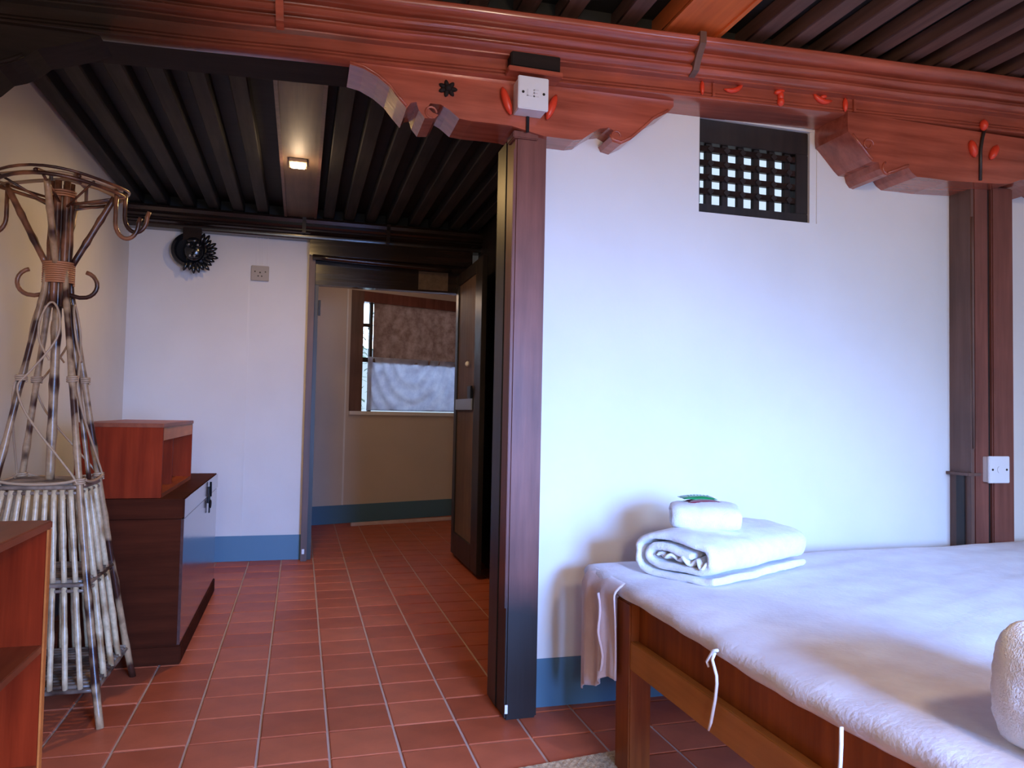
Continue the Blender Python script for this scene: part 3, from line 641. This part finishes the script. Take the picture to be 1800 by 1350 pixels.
lbx('top_board', M['cab_y'], (BX0, BX1+0.004, BY0-0.004, BY1+0.004, BZ1-0.02, BZ1), sb, 0.002)
lbx('bottom_board', M['cab_y'], (BX0, BX1, BY0+0.022, BY1-0.022, BZ0, BZ0+0.02), sb)
lbx('back_board', M['chest'], (BX0, BX0+0.012, BY0+0.022, BY1-0.022, BZ0+0.02, BZ1-0.02), sb)
lbx('front_rail', M['cab_edge'], (BX1-0.02, BX1, BY0+0.022, BY1-0.022, BZ1-0.085, BZ1-0.02), sb, 0.002)
lbx('middle_divider', M['cab'], (BX0+0.012, BX1-0.03, 4.50, 4.52, BZ0+0.02, BZ1-0.02), sb)
# ------------------------------------------------------------------ near left bookcase
bc = thing('bookcase', 'orange brown open bookcase cut off at the left edge of the picture', 'bookcase', (-0.8, 1.8, 0))
SX0, SX1, SY0, SY1 = -1.0, -0.642, 1.25, 2.30
lbx('side_panel', M['cab'], (SX0, SX1-0.003, SY1-0.02, SY1, 0, 0.915), bc, 0.002)
lbx('side_panel', M['cab'], (SX0, SX1-0.003, SY0, SY0+0.02, 0, 0.915), bc, 0.002)
lbx('top_board', M['cab_y'], (SX0, SX1+0.002, SY0-0.01, SY1+0.008, 0.912, 0.934), bc, 0.003)
for z in (0.595, 0.28, 0.05): lbx('shelf_board', M['cab_y'], (SX0+0.01, SX1-0.004, SY0+0.02, SY1-0.02, z-0.011, z+0.011), bc, 0.002)
lbx('back_board', M['chest'], (SX0, SX0+0.01, SY0+0.02, SY1-0.02, 0.02, 0.912), bc)
lbx('edge_strip', M['cab_edge'], (SX1-0.003, SX1+0.002, SY1-0.021, SY1+0.001, 0, 0.912), bc)
# ------------------------------------------------------------------ bamboo rack
rk = thing('bamboo_rack', 'tall tapering bamboo coat stand with hooks above and caged shelves below', 'coat stand', (-1.0, 3.54, 0))
RC = Vector((-1.0, 3.54, 0))
KZ = [(0, 0.292), (0.14, 0.266), (0.54, 0.205), (0.92, 0.150), (1.30, 0.098), (1.72, 0.040), (1.82, 0.034)]
def hw(z):
    for (a, wa), (b, wb) in zip(KZ, KZ[1:]):
        if z <= b: return wa+(wb-wa)*(z-a)/(b-a)
    return KZ[-1][1]
def corner(sx, sy, z, k=1.0): return RC + Vector((sx*hw(z)*k, sy*hw(z)*k, z))
for k_, (sx, sy) in enumerate(((1, -1), (1, 1), (-1, -1), (-1, 1))):
    bm = bmesh.new(); pts = []; rad = []
    zs = [i*1.82/36 for i in range(37)]
    for i, z in enumerate(zs):
        pts.append(corner(sx, sy, z)); rad.append(0.0150*(1.18 if i % 6 == 3 else 0.98)*(1.0-0.12*z))
    tube(bm, pts, rad, 10); lobj('leg', bm, M['bamboo'], rk, True)
bm = bmesh.new(); bamboo(bm, RC+Vector((0, 0, 0.92)), RC+Vector((0, 0, 2.16)), 0.018, 6); lobj('centre_pole', bm, M['bamboo'], rk, True)
for a in range(6):
    an = a*PI/3+0.3; d = Vector((math.cos(an), math.sin(an), 0))*0.033
    bm = bmesh.new(); bamboo(bm, RC+d+Vector((0, 0, 1.66)), RC+d+Vector((0, 0, 2.19)), 0.014, 2); lobj('crown_pole', bm, M['bamboo_brown'], rk, True)
# intermediate poles between corner legs
for sx, sy in ((0, -1), (1, 0)):
    bm = bmesh.new(); b0 = RC+Vector((sx*0.10, sy*0.10, 1.30)); 
    bamboo(bm, RC+Vector((sx*0.148, sy*0.148, 0.93)), RC+Vector((sx*0.040, sy*0.040, 1.70)), 0.010, 4); 
    lobj('face_pole', bm, M['bamboo'], rk, True) if (sx, sy) == (1, 0) else bm.free()
def ringtube(c, rx, ry, r, a0=0, a1=2*PI, n=24, tilt=0.0):
    return [(c[0]+rx*math.cos(a0+(a1-a0)*i/n), c[1]+ry*math.sin(a0+(a1-a0)*i/n), c[2]+tilt*math.sin(3*(a0+(a1-a0)*i/n))) for i in range(n+1)]
# bindings
def binding(c, r, z0_, z1_, m, turns=6, name='binding'):
    bm = bmesh.new(); pts = []
    for i in range(turns*14+1):
        a = 2*PI*i/14; pts.append((c[0]+r*math.cos(a), c[1]+r*math.sin(a), z0_+(z1_-z0_)*i/(turns*14)))
    tube(bm, pts, 0.0045, 5); return lobj(name, bm, m, rk, True)
binding(RC, 0.058, 1.755, 1.845, M['binding'], 10)
binding(RC, 0.052, 2.12, 2.15, M['binding'], 3)
for sx, sy in ((1, -1), (1, 1), (-1, 1), (-1, -1)):
    for z in (0.925, 1.34):
        c = corner(sx, sy, z); binding(c, 0.019, z, z+0.025, M['rattan'], 3)
# shelves: slat mats between rails
for z, off in ((0.915, 0), (0.535, 0.4), (0.14, 0.1)):
    h = hw(z)
    for (a, b) in (((1, -1), (1, 1)), ((1, 1), (-1, 1)), ((-1, 1), (-1, -1)), ((-1, -1), (1, -1))):
        bm = bmesh.new(); bamboo(bm, RC+Vector((a[0]*h, a[1]*h, z)), RC+Vector((b[0]*h, b[1]*h, z)), 0.009, 3); lobj('rail', bm, M['shelf_cane'], rk, True)
        if z > 0.3:
            bm = bmesh.new(); bamboo(bm, RC+Vector((a[0]*h, a[1]*h, z-0.022)), RC+Vector((b[0]*h, b[1]*h, z-0.022)), 0.007, 3); lobj('rail', bm, M['shelf_cane'], rk, True)
    n = max(5, int(2*h/0.034))
    for i in range(n):
        y = -h + 2*h*(i+0.5)/n
        bm = bmesh.new(); bamboo(bm, RC+Vector((-h, y, z+0.012)), RC+Vector((h, y, z+0.012)), 0.009, 2, 7); lobj('shelf_slat', bm, M['shelf_cane'], rk, True)
# cage bars on the four faces, in two tiers
for (fx, fy) in ((0, -1), (1, 0), (0, 1), (-1, 0)):
    nb = 9 if fx == 0 else 3
    if (fx, fy) == (-1, 0): nb = 5
    for i in range(nb):
        f = -1 + 2*(i+1)/(nb+1)
        for z0_, z1_ in ((0.545, 0.905), (0.145, 0.53)):
            def P(z): 
                h = hw(z)-0.002
                return RC + (Vector((f*h, fy*h, z)) if fx == 0 else Vector((fx*h, f*h, z)))
            bm = bmesh.new(); bamboo(bm, P(z0_), P(z1_), (0.013 if fx == 1 else 0.0108) if fy != 1 else 0.008, 2, 8, 0.004); lobj('cage_bar', bm, M['bamboo_pale'], rk, True)
# crown
for rr_, zz, rad_, tl in ((0.252, 2.178, 0.006, 0.008), (0.235, 2.155, 0.008, 0.006)):
    bm = bmesh.new(); tube(bm, ringtube((RC.x, RC.y, zz), rr_, rr_, 0, tilt=tl, n=36), rad_, 7, False); lobj('crown_ring', bm, M['bamboo_brown'], rk, True)
for k in range(4):
    a = k*PI/2 + PI/2*0.0
    d = Vector((math.cos(a), math.sin(a), 0)); s = Vector((-d.y, d.x, 0))
    bm = bmesh.new(); tube(bm, [RC+s*0.24+d*0.03+Vector((0, 0, 2.17)), RC+s*0.12+d*0.06+Vector((0, 0, 2.205)), RC+d*0.045+Vector((0, 0, 2.22)), RC-s*0.12+d*0.08+Vector((0, 0, 2.20)), RC-s*0.22+d*0.12+Vector((0, 0, 2.165))], 0.008, 7)
    lobj('crown_cane', bm, M['rattan'] if k % 2 else M['bamboo_brown'], rk, True)
    bm = bmesh.new(); tube(bm, [RC+d*0.035+Vector((0, 0, 2.10)), RC+d*0.24+Vector((0, 0, 2.15))], 0.0065, 6); lobj('crown_spoke', bm, M['bamboo_brown'], rk, True)
    bm = bmesh.new(); e = (d+s*0.9).normalized(); tube(bm, [RC+e*0.035+Vector((0, 0, 2.08)), RC+e*0.245+Vector((0, 0, 2.16))], 0.005, 6); lobj('crown_spoke', bm, M['bamboo_brown'], rk, True)
    if True:
        bm = bmesh.new(); bamboo(bm, RC+d*0.05+Vector((0, 0, 1.84)), RC+d*0.20+Vector((0, 0, 2.145)), 0.0135, 3); lobj('strut', bm, M['bamboo_brown'] if k in (0, 2) else M['bamboo'], rk, True)
    # upper hooks: two U shaped canes at each end of the crown
    for sgn, dz, q in (((1, 0.0, 0.0), (-1, -0.045, -0.02)) if k in (0, 2) else ()):
        pts = []
        b = RC + d*(0.235+q) + s*sgn*0.035
        for i in range(15):
            an = PI*(i/14)
            pts.append(b + Vector((0, 0, 2.08+dz)) + d*(0.045-0.045*math.cos(an)) + Vector((0, 0, -0.05*math.sin(an)-0.02*math.sin(an))))
        pts = [b+Vector((0, 0, 2.175)), b+Vector((0, 0, 2.12+dz))] + pts + [b+d*0.098+Vector((0, 0, 2.105+dz))]
        bm = bmesh.new(); tube(bm, pts, 0.009, 8); lobj('hook', bm, M['bamboo_brown'], rk, True)
# lower J hooks
for sgn in (-1, 1):
    pts = [RC+Vector((sgn*(0.03+0.018*i), -0.01, 1.715-0.004*i)) for i in range(4)]
    for i in range(1, 11):
        an = -PI/2 + i*PI/10*0.93
        pts.append(RC+Vector((sgn*(0.095+0.055*math.cos(an)), -0.01, 1.758+0.055*math.sin(an))))
    bm = bmesh.new(); tube(bm, pts, 0.009, 8); lobj('hook', bm, M['bamboo_brown'], rk, True)
# rattan lattice canes looped over each face
def face_pt(fx, fy, f, z, out=0.016):
    h = hw(z)
    return RC + (Vector((f*h, fy*(h+out), z)) if fx == 0 else Vector((fx*(h+out), f*h, z)))
for (fx, fy) in ((0, -1), (1, 0), (0, 1), (-1, 0)):
    for sgn in (1,):
        ctrl = [(0.1, 1.43), (-0.45, 1.50), (-0.7, 1.58), (-0.4, 1.655), (0.1, 1.67), (0.55, 1.62), (0.5, 1.54), (-0.05, 1.46), (-0.75, 1.37), (-1.02, 1.32), (-0.7, 1.24), (-0.15, 1.15), (0.45, 1.05), (0.85, 0.97), (0.98, 0.93)]
        pts = [face_pt(fx, fy, sgn*f, z, 0.016+0.003*sgn) for f, z in ctrl]
        sm = []
        for i in range(len(pts)-1):
            p0, p1, p2, p3 = pts[max(i-1, 0)], pts[i], pts[i+1], pts[min(i+2, len(pts)-1)]
            for k in range(4):
                t_ = k/4; sm.append(0.5*((2*p1)+(p2-p0)*t_+(2*p0-5*p1+4*p2-p3)*t_*t_+(3*p1-p0-3*p2+p3)*t_**3))
        sm.append(pts[-1])
        bm = bmesh.new(); tube(bm, sm, 0.0045, 6); lobj('rattan_cane', bm, M['rattan'], rk, True)
    pts = [face_pt(fx, fy, math.cos(a)*0.95, 0.93+0.02*(1-math.sin(a)), 0.02) for a in [i*PI/12 for i in range(13)]]
    bm = bmesh.new(); tube(bm, pts, 0.006, 6); lobj('rattan_cane', bm, M['rattan'], rk, True)
# ------------------------------------------------------------------ bed
bed = thing('bed', 'warm brown wooden bed frame with wide side rail under the pale bedding', 'bed', (1.2, 2.4, 0))
lbx('leg', M['bed'], (1.115, 1.198, 2.385, 2.500, 0.0, 0.600), bed, 0.005)
lbx('leg', M['bed'], (1.115, 1.198, 0.84, 0.95, 0.0, 0.600), bed, 0.005)
lbx('leg', M['bed'], (3.55, 3.64, 2.385, 2.500, 0.0, 0.600), bed, 0.005)
lbx('leg', M['bed'], (3.55, 3.64, 0.84, 0.95, 0.0, 0.600), bed, 0.005)
lbx('side_rail', M['bed_rail'], (1.118, 1.148, 0.95, 2.388, 0.376, 0.473), bed, 0.003)
lbx('side_panel', M['bed'], (1.150, 1.168, 0.95, 2.388, 0.465, 0.598), bed)
lbx('end_rail', M['bed_rail'], (1.198, 3.55, 2.42, 2.45, 0.40, 0.60), bed, 0.003)
lbx('end_rail', M['bed_rail'], (1.198, 3.55, 0.88, 0.91, 0.40, 0.60), bed, 0.003)
lbx('side_rail', M['bed_rail'], (3.59, 3.62, 0.95, 2.388, 0.376, 0.6), bed, 0.003)
for i in range(12):
    y = 0.98+i*0.125
    lbx('bed_slat', M['bed_rail'], (1.168, 3.59, y, y+0.08, 0.575, 0.593), bed)
# bedding
def mattress():
    bm = bmesh.new(); nx, ny = 110, 96
    A, B, Cc, D = Vector((1.105, 2.82, 0)), Vector((3.85, 3.00, 0)), Vector((3.85, 0.72, 0)), Vector((1.112, 0.72, 0))
    def top(u, v): # u along A->B, v along A->D
        return A.lerp(B, u).lerp(D.lerp(Cc, u), v)
    def hz(p):
        e = noise.noise(Vector((p.x*1.3, p.y*1.6, 1)))*0.010 + noise.noise(Vector((p.x*2.5+p.y*1.5, p.y*9-p.x*3, 4)))*0.0045 + noise.noise(Vector((p.x*14, p.y*22, 8)))*0.0016
        return e
    prof = [(0.0, 0.0), (0.016, -0.005), (0.028, -0.016), (0.034, -0.030), (0.030, -0.046), (0.018, -0.056), (-0.03, -0.060)]
    ins = 0.034
    grid = []
    for j in range(ny+1):
        row = []
        for i in range(nx+1):
            u = ins/2.7 + (1-2*ins/2.7)*i/nx; v = ins/2.2 + (1-2*ins/2.2)*j/ny
            p = top(u, v)
            dm = min(i*0.025, j*0.024, (nx-i)*0.025, (ny-j)*0.024)
            z = 0.664 + hz(p) - 0.012*math.exp(-dm/0.05)
            row.append(bm.verts.new((p.x, p.y, z)))
        grid.append(row)
    for j in range(ny):
        for i in range(nx): bm.faces.new((grid[j][i], grid[j][i+1], grid[j+1][i+1], grid[j+1][i]))
    per = [(grid[0][i], (0, 1)) for i in range(nx)] + [(grid[j][nx], (1, 0)) for j in range(ny)] + [(grid[ny][i], (0, -1)) for i in range(nx, 0, -1)] + [(grid[j][0], (-1, 0)) for j in range(ny, 0, -1)]
    n = len(per); dirs = []
    corners = {0: (-0.8, 0.8), nx: (0.8, 0.8), nx+ny: (0.8, -0.8), 2*nx+ny: (-0.8, -0.8)}
    for k, (v, d) in enumerate(per): dirs.append(corners.get(k, d))
    prev = [v for v, d in per]
    for off, dz in prof[1:]:
        cur = []
        for k, (v, d) in enumerate(per):
            w_ = 1+0.25*noise.noise(v.co*9)
            cur.append(bm.verts.new((v.co.x+dirs[k][0]*off*w_, v.co.y+dirs[k][1]*off*w_, v.co.z+dz*(1+0.12*noise.noise(v.co*5)))))
        for k in range(n): bm.faces.new((prev[k], prev[(k+1) % n], cur[(k+1) % n], cur[k]))
        prev = cur
    bm.faces.new(prev)
    return bm
bd = thing('quilted_bedding', 'thin pale pinkish white quilt pad lying over the whole bed', 'bedding', (1.2, 2.4, 0.6))
lobj('pad', mattress(), M['quilt'], bd, True)
# hanging flap of cloth at the far left corner
bm = bmesh.new(); V = []; nj, ni = 24, 36
for j in range(nj+1):
    row = []; f = j/nj
    for i in range(ni+1):
        g = i/ni # 0 near the leg, 1 at the far corner
        y = 2.46 + g*(0.305)
        zb = 0.315 - 0.14*g**1.3 + 0.012*math.sin(g*9)
        z = 0.655*(1-f) + zb*f if f > 0 else 0.655
        x = 1.083 + 0.045*(1-min(1, f*7))**2 + 0.010*math.sin(g*13+0.6*f) * min(1, f*3) + 0.012*math.sin(g*29+2*f)*f*0.5
        row.append(bm.verts.new((x, y + 0.01*math.sin(f*3)*(g-0.5), z)))
    V.append(row)
for j in range(nj):
    for i in range(ni): bm.faces.new((V[j][i], V[j][i+1], V[j+1][i+1], V[j+1][i]))
o = lobj('hanging_flap', bm, M['flap'], bd, True); s = o.modifiers.new('t', 'SOLIDIFY'); s.thickness = 0.006
o['label'] = 'pink cloth flap hanging down beside the bed leg'
bead([(1.068+0.006*math.sin(i), 2.56+0.004*math.sin(i*1.3)-i*0.004, 0.60-i*0.027) for i in range(11)], 0.005, bd, M['flap'], 'seam')
def cord(pts, label):
    bm = bmesh.new(); tube(bm, pts, [0.0045]*(len(pts)-1)+[0.003], 6)
    return lobj('tie_cord', bm, M['cord'], bd, True)
cord([(1.085, 1.79, 0.622), (1.083, 1.80, 0.600), (1.083, 1.778, 0.565), (1.083, 1.776, 0.545), (1.084, 1.785, 0.50), (1.085, 1.797, 0.465), (1.087, 1.81, 0.43), (1.086, 1.82, 0.405)], '')
cord([(1.085, 1.775, 0.632), (1.080, 1.79, 0.628), (1.080, 1.812, 0.600), (1.080, 1.822, 0.588), (1.082, 1.816, 0.575)], '')
cord([(1.085, 1.306, 0.622), (1.083, 1.304, 0.59), (1.083, 1.306, 0.55), (1.084, 1.312, 0.50), (1.085, 1.318, 0.46)], '')
# ------------------------------------------------------------------ towels
def spline(ctrl, k=5):
    pts = [Vector(p) for p in ctrl]; out = []
    for i in range(len(pts)-1):
        p0, p1, p2, p3 = pts[max(i-1, 0)], pts[i], pts[i+1], pts[min(i+2, len(pts)-1)]
        for j in range(k):
            t_ = j/k; out.append(0.5*((2*p1)+(p2-p0)*t_+(2*p0-5*p1+4*p2-p3)*t_*t_+(3*p1-p0-3*p2+p3)*t_**3))
    out.append(pts[-1]); return out
def ribbon_towel(ctrl, th, L, nseg, wav=0.006, taper=0.0, seed=0, er=(0.035, 0.008, 0.0)):
    """folded towel: a thick ribbon following ctrl in (u, z), extruded along +w for L"""
    path = spline([(u, z, 0) for u, z in ctrl]); n = len(path); bm = bmesh.new(); rings = []
    left = []; right = []
    for i, p in enumerate(path):
        d = (path[min(i+1, n-1)]-path[max(i-1, 0)]); d.normalize(); nn = Vector((-d.y, d.x, 0))
        t2 = th/2*(0.75 if i in (0, n-1) else 1)
        left.append(p+nn*t2); right.append(p-nn*t2)
    loop = left + right[::-1]
    for s_ in range(nseg+1):
        w_ = L*s_/nseg; e = min(s_, nseg-s_); rnd = 1.0 - er[min(e, 2)]
        ring = []
        cu = sum(p.x for p in loop)/len(loop); cz = sum(p.y for p in loop)/len(loop)
        for k, p in enumerate(loop):
            q = Vector((p.x, p.y, w_*1.0))*1.0
            a = noise.noise(Vector((p.x*14+seed, p.y*14, w_*9)))*wav
            b = noise.noise(Vector((p.x*14+seed+7, p.y*14, w_*9)))*wav
            ring.append(bm.verts.new((cu+(p.x-cu)*rnd+a, w_ + (noise.noise(Vector((p.x*10, p.y*30, seed)))*0.010 if e == 0 else 0), max(0.001, cz+(p.y-cz)*rnd*(1-taper*s_/nseg)+b))))
        rings.append(ring)
    m_ = len(loop)
    for a, b in zip(rings, rings[1:]):
        for k in range(m_): bm.faces.new((a[k], a[(k+1) % m_], b[(k+1) % m_], b[k]))
    h_ = len(left)
    for ring in (rings[0], rings[-1]):
        for k in range(h_-1): bm.faces.new((ring[k], ring[k+1], ring[m_-2-k], ring[m_-1-k]))
    return bm
def fuzz(o, s=0.0035, sub=1):
    if sub:
        m_ = o.modifiers.new('sub', 'SUBSURF'); m_.levels = sub; m_.render_levels = sub
    t_ = bpy.data.textures.new('terry', 'CLOUDS'); t_.noise_scale = 0.012; t_.noise_depth = 2
    d = o.modifiers.new('fuzz', 'DISPLACE'); d.texture = t_; d.strength = s; d.mid_level = 0.5
ctrl = [(0.255,0.080),(0.20,0.084),(0.14,0.092),(0.085,0.088),(0.058,0.070),(0.062,0.050),(0.10,0.040),(0.18,0.038),(0.26,0.038),(0.322,0.048),(0.334,0.075),(0.318,0.102),(0.25,0.114),(0.15,0.122),(0.07,0.118),(0.022,0.098),(0.010,0.062),(0.022,0.030),(0.07,0.013),(0.18,0.012),(0.29,0.012),(0.345,0.018)]
tw = thing('folded_towel', 'large folded white bath towel on the far left corner of the bed', 'towel', (1.212, 2.57, 0.663))
# local frame: u from B (far) to A (near), w along A->C, z up
U = Vector((0.16, -0.33, 0)).normalized(); W = Vector((0.63, 0.33, 0)).normalized(); W = Vector((-U.y, U.x, 0))
tm = Matrix((( U.x, W.x, 0), (U.y, W.y, 0), (0, 0, 1)))
tw.rotation_euler = tm.to_euler()
ctrl = [(u, z*1.27) for u, z in ctrl]
o = obj('towel_body', ribbon_towel(ctrl, 0.027, 0.66, 26, 0.007, 0.0, 1), M['terry'], tw, True); fuzz(o)
bm = bmesh.new(); # inner crumpled layer showing in the open end
V = []
for s_ in range(9):
    row = []
    for i in range(31):
        f = i/30; u = 0.10+f*0.215; z = 0.082 + 0.012*math.sin(f*26)*(0.3+f) + 0.006*math.sin(s_*1.1+f*5)
        row.append(bm.verts.new((u, -0.002+s_*0.03+0.008*math.sin(f*19), z)))
    V.append(row)
for s_ in range(8):
    for i in range(30): bm.faces.new((V[s_][i], V[s_][i+1], V[s_+1][i+1], V[s_+1][i]))
o = obj('inner_fold', bm, M['terry'], tw, True); s = o.modifiers.new('t', 'SOLIDIFY'); s.thickness = 0.014; s.offset = 0; fuzz(o, 0.003)
ht = thing('hand_towel', 'small folded white hand towel on top of the large bath towel', 'towel', (1.44, 2.735, 0.823))
ctrl2 = [(0.20,0.048),(0.12,0.047),(0.06,0.050),(0.045,0.035),(0.07,0.024),(0.15,0.026),(0.205,0.034),(0.215,0.055),(0.19,0.074),(0.10,0.080),(0.035,0.074),(0.010,0.050),(0.020,0.020),(0.07,0.010),(0.15,0.010),(0.20,0.012)]
ht.rotation_euler = (0, 0, math.radians(-115))
o = obj('towel_body', ribbon_towel([((-(u)+0.22)*1.02, z*1.10) for u, z in ctrl2], 0.024, 0.26, 12, 0.006, 0, 5, (0.17, 0.06, 0.02)), M['terry'], ht, True); fuzz(o)
# packet
pk = thing('soap_packet', 'small green and maroon foil sachet lying on the hand towel', 'packet', (1.515, 2.615, 0.920))
def sachet(u0, u1, v0, v1):
    bm = bmesh.new(); V = []
    for j in range(9):
        row = []
        for i in range(13):
            a, b = i/12, j/8; h = 0.012*(max(0, math.sin(PI*a))*max(0, math.sin(PI*b)))**0.5
            row.append(bm.verts.new((u0+(u1-u0)*a, v0+(v1-v0)*b, h+0.002*noise.noise(Vector((a*4, b*4, 0))))))
        V.append(row)
    for j in range(8):
        for i in range(12): bm.faces.new((V[j][i], V[j][i+1], V[j+1][i+1], V[j+1][i]))
    return bm
def pobj(name, bm, m, rz, dz):
    o = obj(name, bm, m, pk, True); o.rotation_euler = (0, 0, rz); o.location = (0, 0, dz); s = o.modifiers.new('t', 'SOLIDIFY'); s.thickness = 0.002; return o
pobj('maroon_face', sachet(-0.060, 0.075, -0.060, 0.03), M['packet_red'], -0.20, 0.0)
pobj('green_face', sachet(-0.070, 0.060, -0.02, 0.07), M['packet_green'], -0.20, 0.010)
bm = bmesh.new()
for k in range(7): box(bm, -0.045+k*0.013, -0.037+k*0.013, 0.012, 0.024, 0.0225, 0.0235)
o = pobj('printed_mark', bm, M['white_plastic'], -0.20, 0.0)
# big towel at the right edge
ctrl3 = [(0.33,0.105),(0.15,0.110),(0.07,0.110),(0.050,0.085),(0.07,0.062),(0.2,0.060),(0.40,0.062),(0.435,0.09),(0.42,0.15),(0.3,0.165),(0.1,0.168),(0.03,0.155),(0.012,0.10),(0.016,0.035),(0.05,0.014),(0.2,0.013),(0.44,0.013)]
t3 = thing('folded_towel', 'thick folded white towel at the right edge of the picture, near end of the bed', 'towel', (1.245, 1.115, 0.664))
t3.location = (1.228, 0.66, 0.664)
o = obj('towel_body', ribbon_towel([(u*0.95, z*1.26) for u, z in ctrl3], 0.034, 0.44, 16, 0.008, 0, 9, (0.07, 0.025, 0.006)), M['terry'], t3, True); fuzz(o, 0.007)
# ------------------------------------------------------------------ jute mat
bm = bmesh.new(); nx, ny = 60, 40
mt = Matrix.Translation((1.172, 2.60, 0.0)) @ Matrix.Rotation(math.radians(7), 4, 'Z')
V = [[bm.verts.new(mt @ Vector((-0.95*i/nx, -0.6*j/ny, 0.007+0.002*math.sin(i*PI/1.0)+0.0015*((i+j) % 2)))) for i in range(nx+1)] for j in range(ny+1)]
for j in range(ny):
    for i in range(nx): bm.faces.new((V[j][i], V[j][i+1], V[j+1][i+1], V[j+1][i]))
o = obj('jute_mat', bm, M['jute']); s = o.modifiers.new('t', 'SOLIDIFY'); s.thickness = 0.006; s.offset = -1
tag(o, 'tan woven jute mat on the tiles at the foot of the bed leg', 'mat')
# ------------------------------------------------------------------ outdoors ground
bx('ground', M['ground'], (-14, 14, -14, 16, -0.4, -0.2), kind=ST)
